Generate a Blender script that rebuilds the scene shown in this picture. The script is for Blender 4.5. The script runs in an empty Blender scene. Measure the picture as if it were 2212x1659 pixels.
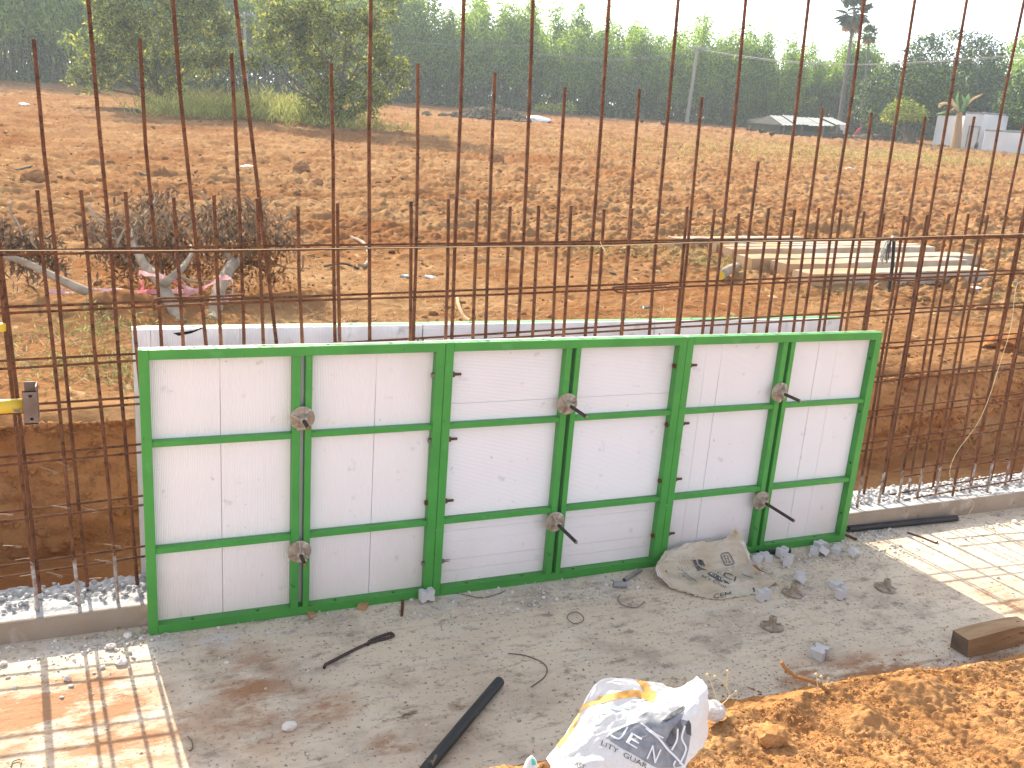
import bpy, bmesh, math, random
import numpy as np
from mathutils import Vector, Matrix
random.seed(7); RNG = np.random.default_rng(7)
SC = bpy.context.scene
COL = SC.collection
# ------------------------------------------------------------------ camera, sky, sun, exposure
CF, CC, CYAW, CPITCH, CROLL = 1998.7, np.array([-.0651, -3.5657, 2.1014]), .4170, -.2762, .0766   # focal in units of a 2212 px wide photo
_f = np.array([math.sin(CYAW)*math.cos(CPITCH), math.cos(CYAW)*math.cos(CPITCH), math.sin(CPITCH)])
_r0 = np.array([math.cos(CYAW), -math.sin(CYAW), 0.]); _u0 = np.cross(_r0, _f)
_r = _r0*math.cos(CROLL)+_u0*math.sin(CROLL); _u = -_r0*math.sin(CROLL)+_u0*math.cos(CROLL)
cam = bpy.data.cameras.new('camera'); camo = bpy.data.objects.new('camera', cam); COL.objects.link(camo)
cam.sensor_width = 36.; cam.lens = 36.*CF/2212.; cam.clip_start = .05; cam.clip_end = 2000.
camo.matrix_world = Matrix([[_r[0], _u[0], -_f[0], CC[0]], [_r[1], _u[1], -_f[1], CC[1]], [_r[2], _u[2], -_f[2], CC[2]], [0, 0, 0, 1]])
SC.camera = camo
SUN_AZ, SUN_EL = math.radians(-6.0), math.radians(31.0)      # azimuth from +Y towards +X
world = bpy.data.worlds.new('World'); SC.world = world; world.use_nodes = True
wn = world.node_tree.nodes; wl = world.node_tree.links
sky = wn.new('ShaderNodeTexSky'); sky.sky_type = 'NISHITA'; sky.sun_disc = False
sky.sun_elevation = SUN_EL; sky.sun_rotation = SUN_AZ; sky.air_density = .45; sky.dust_density = 1.2; sky.ozone_density = .0
wn['Background'].inputs['Strength'].default_value = .15
hs_ = wn.new('ShaderNodeHueSaturation'); hs_.inputs['Saturation'].default_value = .42        # hazy, whitish sky all over
wl.new(sky.outputs[0], hs_.inputs['Color']); wl.new(hs_.outputs[0], wn['Background'].inputs['Color'])
sl = bpy.data.lights.new('sun', 'SUN'); sl.energy = 2.7; sl.angle = math.radians(.53); sl.color = (1., .90, .73)
slo = bpy.data.objects.new('sun', sl); COL.objects.link(slo)
sdir = Vector((math.sin(SUN_AZ)*math.cos(SUN_EL), math.cos(SUN_AZ)*math.cos(SUN_EL), math.sin(SUN_EL)))
slo.rotation_euler = sdir.to_track_quat('Z', 'Y').to_euler()
vs = SC.view_settings; vs.view_transform = 'Standard'; vs.look = 'None'; vs.gamma = 1.; vs.exposure = 2.1; vs.use_curve_mapping = False
SC.render.film_transparent = False
cy = SC.cycles
cy.use_denoising = True; cy.max_bounces = 7; cy.diffuse_bounces = 4; cy.glossy_bounces = 2; cy.transmission_bounces = 4
cy.volume_bounces = 1; cy.transparent_max_bounces = 6; cy.sample_clamp_indirect = 8.

# ------------------------------------------------------------------ helpers: photo pixels (2212 wide) to places
def ray(x, y): return _f+(x-1106)/CF*_r-(y-829.5)/CF*_u
def onp(x, y, ax, v):
    d = ray(x, y); t = (v-CC[ax])/d[ax]; return CC+d*t
def ony(x, y, v): return onp(x, y, 1, v)
def onz(x, y, v): return onp(x, y, 2, v)
def gz(x, y):
    x = np.asarray(x, float); y = np.asarray(y, float)
    r = np.hypot(x, y+3.5)+1e-6
    rr = np.where(r < 90, r, 90+40*(1-np.exp(-(np.maximum(r, 90)-90)/40))); s = rr/r
    xx = x*s; yy = (y+3.5)*s-3.5
    z = .50+.0203*xx+.0262*yy
    near = np.exp(-((y-1.0)/2.2)**2)
    return z+near*(.10/(1+np.exp((x-1.5)*1.5))-.07/(1+np.exp(-(x-3)*1.5)))
def ong(x, y):
    d = ray(x, y); t = 3.
    while t < 400:
        p = CC+d*t
        if p[2] < gz(p[0], p[1]): break
        t += .02*max(1, t*.1)
    p = CC+d*t; p[2] = gz(p[0], p[1]); return p
def far(x, y, dist):
    d = ray(x, y); h = math.hypot(d[0], d[1]); return CC+d*(dist/h)
# numpy value noise
def _h(i, j, k, s):
    n = (i*374761393+j*668265263+k*2147483647+s*974711) & 0xffffffff
    n = ((n ^ (n >> 13))*1274126177) & 0xffffffff
    return ((n ^ (n >> 16)) & 0xffff)/65535.*2-1
def vnoise(x, y, z=0., s=0):
    x = np.asarray(x, float); y = np.asarray(y, float); z = np.zeros_like(x)+z
    i, j, k = np.floor(x).astype(np.int64), np.floor(y).astype(np.int64), np.floor(z).astype(np.int64)
    a, b, c = x-i, y-j, z-k
    a, b, c = a*a*(3-2*a), b*b*(3-2*b), c*c*(3-2*c)
    def L(p, q, t): return p+(q-p)*t
    return L(L(L(_h(i, j, k, s), _h(i+1, j, k, s), a), L(_h(i, j+1, k, s), _h(i+1, j+1, k, s), a), b),
             L(L(_h(i, j, k+1, s), _h(i+1, j, k+1, s), a), L(_h(i, j+1, k+1, s), _h(i+1, j+1, k+1, s), a), b), c)
def fbm(x, y, z=0., o=4, s=0):
    t = 0; a = 1.; n = 0
    for q in range(o): t = t+a*vnoise(np.asarray(x)*2**q, np.asarray(y)*2**q, np.asarray(z)*2**q, s+q); n += a; a *= .5
    return t/n

# ------------------------------------------------------------------ helpers: materials
def mat(name, col, rough=.7, spec=.3, metal=0., var=None, scale=8., bump=0., bscale=40., island=0., trans=0., spots=None, coords='Object', stretch=(1, 1, 1), detail=6.):
    m = bpy.data.materials.new(name); m.use_nodes = True; nt = m.node_tree; N = nt.nodes; Lk = nt.links
    b = N['Principled BSDF']; b.inputs['Roughness'].default_value = rough; b.inputs['Metallic'].default_value = metal
    b.inputs['Specular IOR Level'].default_value = spec
    tc = N.new('ShaderNodeTexCoord'); mp = N.new('ShaderNodeMapping'); mp.inputs['Scale'].default_value = stretch
    Lk.new(tc.outputs[coords], mp.inputs[0])
    src = None
    rgb = N.new('ShaderNodeRGB'); rgb.outputs[0].default_value = (*col, 1); src = rgb.outputs[0]
    def mixc(fac, a, c):
        x = N.new('ShaderNodeMix'); x.data_type = 'RGBA'
        Lk.new(fac, x.inputs[0]); Lk.new(a, x.inputs[6])
        if isinstance(c, tuple): x.inputs[7].default_value = (*c, 1)
        else: Lk.new(c, x.inputs[7])
        return x.outputs[2]
    def ramp(v, lo, hi):
        r = N.new('ShaderNodeMapRange'); Lk.new(v, r.inputs[0]); r.inputs[1].default_value = lo; r.inputs[2].default_value = hi; return r.outputs[0]
    def noise(sc, det=detail, seed=0., dist=0.):
        n = N.new('ShaderNodeTexNoise'); n.inputs['Scale'].default_value = sc; n.inputs['Detail'].default_value = det; n.inputs['Distortion'].default_value = dist
        if seed:
            a = N.new('ShaderNodeVectorMath'); a.operation = 'ADD'; a.inputs[1].default_value = (seed, seed*.7, seed*1.3); Lk.new(mp.outputs[0], a.inputs[0]); Lk.new(a.outputs[0], n.inputs[0])
        else: Lk.new(mp.outputs[0], n.inputs[0])
        return n.outputs[0]
    if var: src = mixc(ramp(noise(scale), .35, .65), src, var)
    for q, (c, sc, lo, hi) in enumerate(spots or []): src = mixc(ramp(noise(sc, 8., 3.1+q*5.7, .3), lo, hi), src, c)
    if island:
        g = N.new('ShaderNodeNewGeometry'); hs = N.new('ShaderNodeHueSaturation')
        Lk.new(ramp(g.outputs['Random Per Island'], 0, 1), hs.inputs['Value'])
        rr = hs.inputs['Value'].links[0].from_node; rr.inputs[3].default_value = 1-island; rr.inputs[4].default_value = 1+island
        Lk.new(src, hs.inputs['Color']); src = hs.outputs[0]
    Lk.new(src, b.inputs['Base Color'])
    if bump:
        bp = N.new('ShaderNodeBump'); bp.inputs['Strength'].default_value = bump; bp.inputs['Distance'].default_value = .01
        Lk.new(noise(bscale, 8., 1.7), bp.inputs['Height']); Lk.new(bp.outputs[0], b.inputs['Normal'])
    if trans:
        t = N.new('ShaderNodeBsdfTranslucent'); Lk.new(src, t.inputs[0]); ms = N.new('ShaderNodeMixShader'); ms.inputs[0].default_value = trans
        Lk.new(b.outputs[0], ms.inputs[1]); Lk.new(t.outputs[0], ms.inputs[2]); Lk.new(ms.outputs[0], N['Material Output'].inputs[0])
    return m
M = {}
M['green'] = mat('green_paint', (.062, .300, .052), .42, .35, var=(.050, .255, .046), scale=5, bump=.08, bscale=70, spots=[((.085, .32, .085), 12, .60, .8), ((.03, .13, .03), 30, .68, .73), ((.13, .09, .05), 21, .71, .75), ((.34, .36, .30), 45, .72, .76)])
M['sheet'] = mat('white_plastic', (.80, .755, .745), .45, .35, var=(.77, .725, .715), scale=2.2, spots=[((.68, .635, .60), 1.6, .55, .75), ((.50, .46, .43), 15, .65, .80), ((.56, .47, .37), 5., .66, .84), ((.40, .36, .33), 40, .70, .78)])
M['sheetback'] = mat('used_white_plastic', (.72, .72, .73), .5, .3, var=(.60, .61, .63), scale=6, spots=[((.42, .41, .40), 14, .62, .74)])
M['rust'] = mat('rusty_steel', (.100, .043, .024), .8, .12, var=(.185, .080, .038), scale=14, spots=[((.05, .022, .016), 50, .55, .7)], bump=.3, bscale=300)
M['rustwhite'] = mat('cement_splashed_steel', (.40, .38, .36), .9, .2, var=(.16, .07, .04), scale=30)
M['steel'] = mat('dull_steel', (.22, .21, .20), .5, .5, .7, var=(.13, .09, .07), scale=40)
M['darksteel'] = mat('dark_threaded_steel', (.045, .042, .04), .5, .5, .6, var=(.08, .05, .04), scale=40)
M['cast'] = mat('cement_stained_cast_iron', (.40, .345, .27), .75, .3, .1, var=(.27, .19, .13), scale=25, bump=.4, bscale=120, spots=[((.50, .45, .37), 40, .55, .7)])
M['zinc'] = mat('zinc_bolt', (.45, .44, .42), .35, .5, .8, var=(.2, .15, .12), scale=60)
M['kerb'] = mat('kerb_concrete', (.34, .285, .225), .9, .05, var=(.29, .235, .18), scale=4, bump=.35, bscale=60, spots=[((.45, .40, .34), 9, .60, .75), ((.2, .15, .11), 28, .66, .72)])
M['rough'] = mat('fresh_rough_concrete', (.50, .50, .49), .95, .05, var=(.40, .40, .40), scale=10, bump=.6, bscale=70)
M['block'] = mat('white_spacer_concrete', (.62, .61, .60), .9, .05, var=(.54, .53, .53), scale=20, bump=.3, bscale=90)
M['pipe'] = mat('black_pipe', (.018, .020, .023), .45, .4, spots=[((.10, .095, .09), 18, .62, .8)])
M['pvc'] = mat('grey_plastic', (.24, .25, .26), .6, .3, var=(.3, .3, .3), scale=20)
M['wood'] = mat('weathered_timber', (.42, .285, .165), .85, .1, var=(.31, .195, .105), scale=3, stretch=(1.2, 9, 9), bump=.4, bscale=12, spots=[((.10, .06, .035), 7, .63, .7)])
M['woodend'] = mat('timber_end_grain', (.21, .155, .105), .9, .2, var=(.12, .09, .065), scale=14, bump=.3, bscale=60)
M['chip'] = mat('pale_wood', (.42, .27, .14), .85, .2, var=(.33, .2, .1), scale=20)
M['bark'] = mat('grey_bark', (.38, .315, .235), .9, .05, var=(.25, .20, .15), scale=10, bump=.4, bscale=30)
M['trunk'] = mat('tree_trunk_bark', (.16, .13, .10), .9, .05, var=(.10, .08, .06), scale=3)
M['euctrunk'] = mat('pale_eucalyptus_bark', (.11, .10, .075), .9, .05, var=(.07, .06, .045), scale=2)
M['withered'] = mat('withered_leaf', (.17, .115, .075), .7, .08, island=.55, trans=.25)
M['withered2'] = mat('withered_tan_leaf', (.26, .135, .055), .7, .08, island=.5, trans=.3)
M['euc'] = mat('eucalyptus_leaf', (.155, .245, .042), .7, .05, island=.5, trans=.65)
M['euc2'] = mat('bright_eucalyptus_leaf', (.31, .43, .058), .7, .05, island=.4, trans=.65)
M['euclit'] = mat('painted_sunlit_eucalyptus_leaf', (.46, .56, .075), .7, .05, island=.35, trans=.7)  # brighter leaf copy: the grove's sunlight is painted into the colour
M['shrub'] = mat('grey_green_leaf', (.13, .165, .055), .7, .05, island=.6, trans=.5)
M['yleaf'] = mat('yellowing_leaf', (.36, .36, .05), .7, .05, island=.5, trans=.6)
M['mango'] = mat('mango_leaf', (.032, .070, .02), .5, .3, island=.45, trans=.25)
M['mango2'] = mat('young_mango_leaf', (.17, .23, .035), .7, .08, island=.4, trans=.4)
M['grass'] = mat('green_grass', (.30, .31, .09), .7, .08, island=.4, trans=.4)
M['weed'] = mat('low_weed', (.24, .235, .095), .7, .08, island=.45, trans=.35)
M['straw'] = mat('dry_straw', (.36, .255, .13), .7, .08, island=.4, trans=.2)
M['banana'] = mat('banana_leaf', (.10, .19, .05), .5, .4, island=.2, trans=.4)
M['bananadry'] = mat('dry_banana_leaf', (.36, .24, .13), .8, .2, island=.3, trans=.3)
M['white'] = mat('whitewash', (.62, .62, .62), .85, .1, var=(.52, .52, .52), scale=.7, spots=[((.30, .29, .28), 1.2, .66, .8)])
M['whiteplastic'] = mat('white_chair_plastic', (.78, .78, .76), .5, .4)
M['darkroof'] = mat('stained_parapet', (.16, .155, .15), .9, .2, var=(.33, .32, .31), scale=2)
M['roofsheet'] = mat('pale_roof_sheet', (.27, .28, .27), .6, .2, var=(.20, .21, .20), scale=1.5)
M['hutdark'] = mat('dark_hut_wall', (.05, .05, .045), .9, .05, var=(.08, .075, .06), scale=2)  # one dark colour for the hut walls and side sheet
M['pole'] = mat('concrete_pole', (.27, .25, .22), .9, .2)
M['palmtrunk'] = mat('palm_trunk', (.11, .095, .085), .9, .2, var=(.16, .14, .12), scale=3)
M['palmleaf'] = mat('palm_leaf', (.07, .10, .04), .5, .35, island=.35, trans=.3)
M['post'] = mat('pale_stone_post', (.43, .365, .29), .9, .05, var=(.33, .27, .21), scale=5, bump=.3, bscale=40, spots=[((.50, .30, .15), 3.5, .55, .68)])
M['poststain'] = mat('soil_stained_stone_post', (.38, .22, .11), .9, .05, var=(.40, .29, .19), scale=4, bump=.3, bscale=40)
M['yellow'] = mat('yellow_paint', (.62, .42, .03), .5, .4, spots=[((.20, .19, .18), 9, .56, .6)])
M['galv'] = mat('grey_galvanised', (.34, .33, .31), .45, .5, .5, var=(.25, .22, .19), scale=14)
M['plate'] = mat('rusted_plate', (.22, .165, .135), .7, .4, .3, var=(.15, .10, .075), scale=12, bump=.2, bscale=60)
M['tape'] = mat('red_white_tape', (.80, .72, .70), .5, .3, var=(.72, .22, .24), scale=7, trans=.3)
M['string'] = mat('pale_string', (.70, .58, .36), .8, .2)
M['wire'] = mat('binding_wire', (.16, .13, .11), .6, .4, .4)
M['palewire'] = mat('pale_binding_wire', (.26, .22, .18), .6, .4, .3)
M['black'] = mat('black_plastic_strands', (.012, .013, .016), .5, .3)
M['blackhole'] = mat('black_smear', (.012, .012, .012), .9, .1)  # serves the panel smear and the disc painted as a hole
M['red'] = mat('pink_red_cloth', (.55, .03, .10), .8, .2)
M['hen'] = mat('hen_feathers', (.10, .045, .02), .8, .2, var=(.03, .02, .015), scale=12)
M['paper'] = mat('litter_plastic', (.72, .75, .78), .6, .3)
M['manure'] = mat('dark_heap_earth', (.11, .095, .07), .95, 0., var=(.16, .13, .09), scale=3, island=.4)
M['clod'] = mat('soil_clod', (.215, .106, .047), .95, 0., var=(.285, .158, .074), scale=2, island=.30)
M['bankclod'] = mat('orange_soil_clod', (.41, .210, .086), .95, 0., var=(.34, .165, .062), scale=5, island=.25)
M['gravel'] = mat('grey_gravel', (.56, .53, .49), .95, .05, island=.35)
M['stone'] = mat('white_stone', (.72, .68, .63), .9, .05, var=(.6, .55, .5), scale=9, bump=.5, bscale=30)
M['root'] = mat('orange_root', (.34, .165, .06), .9, .2, var=(.24, .11, .04), scale=20, bump=.4, bscale=60)
M['dryweed'] = mat('pale_dry_weed', (.66, .55, .34), .85, .2, trans=.3)
M['sack'] = mat('dirty_woven_sack', (.68, .605, .49), .7, .1, var=(.58, .48, .35), scale=7, bump=.3, bscale=120, trans=.12, spots=[((.50, .31, .17), 6, .58, .76), ((.47, .48, .46), 9, .64, .8)])
M['sackwhite'] = mat('white_woven_sack', (.74, .735, .72), .6, .12, var=(.68, .66, .63), scale=6, bump=.3, bscale=140, trans=.15)
M['print'] = mat('faded_black_print', (.065, .068, .072), .7, .2, var=(.16, .16, .165), scale=60)
M['printgrey'] = mat('grey_print', (.20, .205, .22), .7, .2, var=(.30, .30, .31), scale=50)
M['printblue'] = mat('pale_blue_print', (.36, .55, .63), .7, .2, var=(.55, .66, .70), scale=30)
M['printorange'] = mat('orange_print', (.62, .29, .06), .7, .2, var=(.70, .43, .16), scale=14)
M['printwhite'] = mat('white_lettering', (.76, .75, .74), .7, .2)
M['redstitch'] = mat('red_stitching', (.36, .06, .05), .7, .2)
M['teal'] = mat('teal_print', (.10, .45, .35), .7, .2)

# soil and slab: dedicated node trees
def soil_mat(name, c1, c2, c3, sc, straw=(.42, .31, .17), strawamt=.62, bump=.6, bsc=25., bd=.03):
    m = bpy.data.materials.new(name); m.use_nodes = True; nt = m.node_tree; N = nt.nodes; Lk = nt.links
    b = N['Principled BSDF']; b.inputs['Roughness'].default_value = .95; b.inputs['Specular IOR Level'].default_value = 0.
    tc = N.new('ShaderNodeTexCoord')
    def noise(scale, det=8., off=0., stretch=(1, 1, 1)):
        mp = N.new('ShaderNodeMapping'); mp.inputs['Location'].default_value = (off, off*.6, off*.3); mp.inputs['Scale'].default_value = stretch
        Lk.new(tc.outputs['Object'], mp.inputs[0])
        n = N.new('ShaderNodeTexNoise'); n.inputs['Scale'].default_value = scale; n.inputs['Detail'].default_value = det; n.inputs['Roughness'].default_value = .62
        Lk.new(mp.outputs[0], n.inputs[0]); return n.outputs[0]
    def mr(v, lo, hi, a=0., c=1.):
        r = N.new('ShaderNodeMapRange'); Lk.new(v, r.inputs[0]); r.inputs[1].default_value = lo; r.inputs[2].default_value = hi; r.inputs[3].default_value = a; r.inputs[4].default_value = c; return r.outputs[0]
    def mix(f, a, c):
        x = N.new('ShaderNodeMix'); x.data_type = 'RGBA'; Lk.new(f, x.inputs[0])
        for s, v in ((6, a), (7, c)):
            if isinstance(v, tuple): x.inputs[s].default_value = (*v, 1)
            else: Lk.new(v, x.inputs[s])
        return x.outputs[2]
    c = mix(mr(noise(sc), .38, .62), c1, c2)
    c = mix(mr(noise(sc*.23, 5., 7.), .45, .7), c, c3)
    c = mix(mr(noise(sc*5., 6., 3.), .52, .75, 0, .55), c, tuple(v*.55 for v in c1))
    c = mix(mr(noise(sc*9., 4., 11., (1, .35, 1)), strawamt, strawamt+.06, 0, .7), c, straw)
    Lk.new(c, b.inputs['Base Color'])
    bp = N.new('ShaderNodeBump'); bp.inputs['Strength'].default_value = bump; bp.inputs['Distance'].default_value = bd
    Lk.new(noise(bsc, 10., 5.), bp.inputs['Height']); Lk.new(bp.outputs[0], b.inputs['Normal'])
    return m
M['field'] = soil_mat('ploughed_red_soil', (.225, .112, .048), (.32, .192, .094), (.205, .083, .031), 1.4)
M['bank'] = soil_mat('orange_bank_soil', (.38, .195, .080), (.46, .262, .118), (.33, .148, .054), 5., strawamt=.74, bump=.9, bsc=70., bd=.012)
M['trench'] = soil_mat('trench_soil', (.44, .20, .078), (.55, .30, .135), (.31, .108, .036), 2.2, strawamt=.76, bump=1., bsc=22., bd=.05)
def slab_mat():
    m = bpy.data.materials.new('slab_concrete'); m.use_nodes = True; nt = m.node_tree; N = nt.nodes; Lk = nt.links
    b = N['Principled BSDF']; b.inputs['Roughness'].default_value = .95; b.inputs['Specular IOR Level'].default_value = .03
    tc = N.new('ShaderNodeTexCoord')
    def noise(scale, det=8., off=0., stretch=(1, 1, 1), rot=0., rough=.6):
        mp = N.new('ShaderNodeMapping'); mp.inputs['Location'].default_value = (off, off*.6, 0); mp.inputs['Scale'].default_value = stretch; mp.inputs['Rotation'].default_value = (0, 0, rot)
        Lk.new(tc.outputs['Object'], mp.inputs[0])
        n = N.new('ShaderNodeTexNoise'); n.inputs['Scale'].default_value = scale; n.inputs['Detail'].default_value = det; n.inputs['Roughness'].default_value = rough
        Lk.new(mp.outputs[0], n.inputs[0]); return n.outputs[0]
    def mr(v, lo, hi, a=0., c=1.):
        r = N.new('ShaderNodeMapRange'); Lk.new(v, r.inputs[0]); r.inputs[1].default_value = lo; r.inputs[2].default_value = hi; r.inputs[3].default_value = a; r.inputs[4].default_value = c; return r.outputs[0]
    def mix(f, a, c):
        x = N.new('ShaderNodeMix'); x.data_type = 'RGBA'; Lk.new(f, x.inputs[0])
        for s, v in ((6, a), (7, c)):
            if isinstance(v, tuple): x.inputs[s].default_value = (*v, 1)
            else: Lk.new(v, x.inputs[s])
        return x.outputs[2]
    def mul(a, c):
        x = N.new('ShaderNodeMath'); x.operation = 'MULTIPLY'; Lk.new(a, x.inputs[0]); Lk.new(c, x.inputs[1]); return x.outputs[0]
    def add(a, c):
        x = N.new('ShaderNodeMath'); x.operation = 'ADD'; Lk.new(a, x.inputs[0]); Lk.new(c, x.inputs[1]); return x.outputs[0]
    def blob(x, y, rx, ry, soft=.6):      # a soft patch with a place of its own
        mp = N.new('ShaderNodeMapping'); mp.inputs['Location'].default_value = (-x/rx, -y/ry, 0); mp.inputs['Scale'].default_value = (1/rx, 1/ry, 0)
        Lk.new(tc.outputs['Object'], mp.inputs[0]); l = N.new('ShaderNodeVectorMath'); l.operation = 'LENGTH'; Lk.new(mp.outputs[0], l.inputs[0])
        return mr(l.outputs['Value'], 1., 1-soft)
    c = mix(mr(noise(2.2), .35, .65), (.71, .60, .455), (.62, .52, .40))
    c = mix(mr(noise(7., 8., 4., (.35, 1.6, 1), .15), .48, .68, 0, .75), c, (.66, .585, .475))
    # trowel streaks
    st = noise(9., 8., 9., (.25, 2.6, 1), -.28, .7)
    c = mix(mr(st, .55, .72, 0, .7), c, (.33, .285, .235))
    c = mix(mr(noise(3.4, 9., 17., (1, 1, 1), 0., .7), .50, .66, 0, .7), c, (.36, .30, .235))
    c = mix(mr(noise(13., 8., 19., (.7, 1.3, 1), -.2, .7), .54, .67, 0, .8), c, (.25, .205, .16))
    # pits
    c = mix(mr(noise(55., 3., 2.), .60, .67, 0, .85), c, (.15, .125, .10))
    c = mix(mr(noise(22., 6., 12.), .64, .72, 0, .7), c, (.22, .165, .12))
    rs = noise(6., 9., 6., (.7, 1.6, 1), -.2, .7)
    s1 = None
    for (x, y, rx, ry, k) in STAINS:
        t = mul(blob(x, y, rx, ry, .9), mr(rs, .40, .56)); s1 = t if s1 is None else add(s1, t)
    clampn = N.new('ShaderNodeMath'); clampn.operation = 'MINIMUM'; Lk.new(s1, clampn.inputs[0]); clampn.inputs[1].default_value = .88
    c = mix(clampn.outputs[0], c, (.34, .165, .080))
    d1 = None
    for (x, y, rx, ry) in DARKS:
        t = mul(blob(x, y, rx, ry, .9), mr(noise(18., 8., 15., (.6, 1.5, 1), -.2, .75), .46, .56)); d1 = t if d1 is None else add(d1, t)
    c = mix(d1, c, (.07, .045, .03))
    w1 = None
    for (x, y, rx, ry) in DUSTS:
        t = mul(blob(x, y, rx, ry, .9), mr(noise(9., 8., 21.), .42, .62, 0, .8)); w1 = t if w1 is None else add(w1, t)
    c = mix(w1, c, (.60, .58, .55))
    # faint red dust overall
    c = mix(mr(noise(1.1, 6., 31.), .52, .75, 0, .42), c, (.40, .25, .15))
    Lk.new(c, b.inputs['Base Color'])
    bp = N.new('ShaderNodeBump'); bp.inputs['Strength'].default_value = .8; bp.inputs['Distance'].default_value = .006
    h = add(noise(40., 10., 5.), mr(st, 0, 1, 0, 1.2)); Lk.new(h, bp.inputs['Height']); Lk.new(bp.outputs[0], b.inputs['Normal'])
    return m
def _fl(x, y): p = onz(x, y, 0.); return p[0], p[1]
STAINS = [(*_fl(545, 1500), .22, .50, 1), (*_fl(700, 1530), .17, .16, 1), (*_fl(850, 1610), .12, .10, 1), (*_fl(60, 1560), .45, .4, 1), (*_fl(300, 1600), .30, .32, 1), (*_fl(180, 1500), .35, .2, 1), (*_fl(2170, 1300), .16, .22, 1), (*_fl(2130, 1425), .3, .1, 1), (*_fl(460, 1405), .05, .05, 1), (*_fl(1860, 1480), .55, .28, 1), (*_fl(1950, 1460), .4, .2, 1), (*_fl(1740, 1465), .15, .1, 1)]
DARKS = [(*_fl(880, 1540), .10, .05), (*_fl(995, 1525), .06, .04), (*_fl(840, 1550), .08, .03), (*_fl(1840, 1485), .35, .10), (*_fl(1930, 1470), .2, .08)]  # dark brown patches, broken up by noise
DUSTS = [(*_fl(1050, 1290), .5, .13), (*_fl(1310, 1265), .3, .12), (*_fl(1690, 1320), .12, .08), (*_fl(1920, 1150), .3, .1), (*_fl(450, 1385), .45, .1), (*_fl(100, 1410), .6, .1), (*_fl(1560, 1550), .5, .1), (*_fl(2060, 1420), .2, .08)]
M['slab'] = slab_mat()

# ------------------------------------------------------------------ helpers: meshes and objects
class MB:
    def __init__(s): s.v = []; s.f = []; s.m = []
    def add(s, v, f, mi=0):
        o = len(s.v); s.v += [tuple(map(float, q)) for q in v]; s.f += [tuple(o+i for i in q) for q in f]; s.m += [mi]*len(f)
    def box(s, x0, x1, y0, y1, z0, z1, b=0., mi=0):
        if b <= 0:
            s.add([(x, y, z) for z in (z0, z1) for y in (y0, y1) for x in (x0, x1)], [(0, 2, 3, 1), (4, 5, 7, 6), (0, 1, 5, 4), (2, 6, 7, 3), (0, 4, 6, 2), (1, 3, 7, 5)], mi); return
        bm = bmesh.new(); bmesh.ops.create_cube(bm, size=1.)
        for v in bm.verts: v.co = Vector(((x0+x1)/2+v.co.x*(x1-x0), (y0+y1)/2+v.co.y*(y1-y0), (z0+z1)/2+v.co.z*(z1-z0)))
        bmesh.ops.bevel(bm, geom=bm.edges[:], offset=b, segments=1, affect='EDGES', profile=.5)
        bm.verts.index_update(); s.add([v.co for v in bm.verts], [[v.index for v in f.verts] for f in bm.faces], mi); bm.free()
    def tube(s, pts, rad, n=6, cap=True, mi=0, flat=None):
        pts = [np.asarray(p, float) for p in pts]; k = len(pts)
        if not hasattr(rad, '__len__'): rad = [rad]*k
        T = [pts[min(i+1, k-1)]-pts[max(i-1, 0)] for i in range(k)]; T = [t/(np.linalg.norm(t)+1e-12) for t in T]
        a = np.array([0, 0, 1.]) if abs(T[0][2]) < .9 else np.array([1., 0, 0])
        nx = np.cross(T[0], a); nx /= np.linalg.norm(nx); V = []
        for i in range(k):
            nx = nx-T[i]*(nx@T[i]); nx /= np.linalg.norm(nx)+1e-12; ny = np.cross(T[i], nx)
            for j in range(n):
                t = 2*math.pi*j/n; V.append(pts[i]+rad[i]*(math.cos(t)*nx+math.sin(t)*ny*(flat or 1.)))
        F = [(i*n+j, i*n+(j+1) % n, (i+1)*n+(j+1) % n, (i+1)*n+j) for i in range(k-1) for j in range(n)]
        if cap: F += [tuple(range(n-1, -1, -1)), tuple((k-1)*n+j for j in range(n))]
        s.add(V, F, mi)
    def lathe(s, prof, n=16, M4=None, mi=0):          # prof: (r, h) along local z
        V = []; F = []; k = len(prof)
        for (r, h) in prof:
            for j in range(n): V.append(Vector((r*math.cos(2*math.pi*j/n), r*math.sin(2*math.pi*j/n), h)))
        F = [(i*n+j, i*n+(j+1) % n, (i+1)*n+(j+1) % n, (i+1)*n+j) for i in range(k-1) for j in range(n)]
        F += [tuple(range(n-1, -1, -1)), tuple((k-1)*n+j for j in range(n))]
        if M4 is not None: V = [M4 @ v for v in V]
        s.add(V, F, mi)
    def prism(s, poly, h, M4=None, mi=0):             # polygon in local xy, extruded along z
        n = len(poly); V = [Vector((x, y, z)) for z in (0, h) for (x, y) in poly]
        if M4 is not None: V = [M4 @ v for v in V]
        s.add(V, [tuple(range(n-1, -1, -1)), tuple(range(n, 2*n))]+[(i, (i+1) % n, n+(i+1) % n, n+i) for i in range(n)], mi)
    def xf(s, M4): s.v = [tuple(M4 @ Vector(q)) for q in s.v]; return s
    def mesh(s, name, mats, smooth=False):
        me = bpy.data.meshes.new(name); me.from_pydata(s.v, [], s.f)
        for m in (mats if isinstance(mats, (list, tuple)) else [mats]): me.materials.append(M[m])
        if any(s.m): me.polygons.foreach_set('material_index', s.m)
        if smooth: me.polygons.foreach_set('use_smooth', [True]*len(me.polygons))
        me.update(); return me
    def build(s, name, mats, parent=None, smooth=False): return link(name, s.mesh(name, mats, smooth), parent)
def link(name, data, parent=None, loc=None, rot=None, scale=None):
    o = bpy.data.objects.new(name, data); COL.objects.link(o)
    if parent is not None: o.parent = parent
    if loc is not None: o.location = loc
    if rot is not None: o.rotation_euler = rot
    if scale is not None: o.scale = (scale,)*3 if not hasattr(scale, '__len__') else scale
    return o
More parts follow.
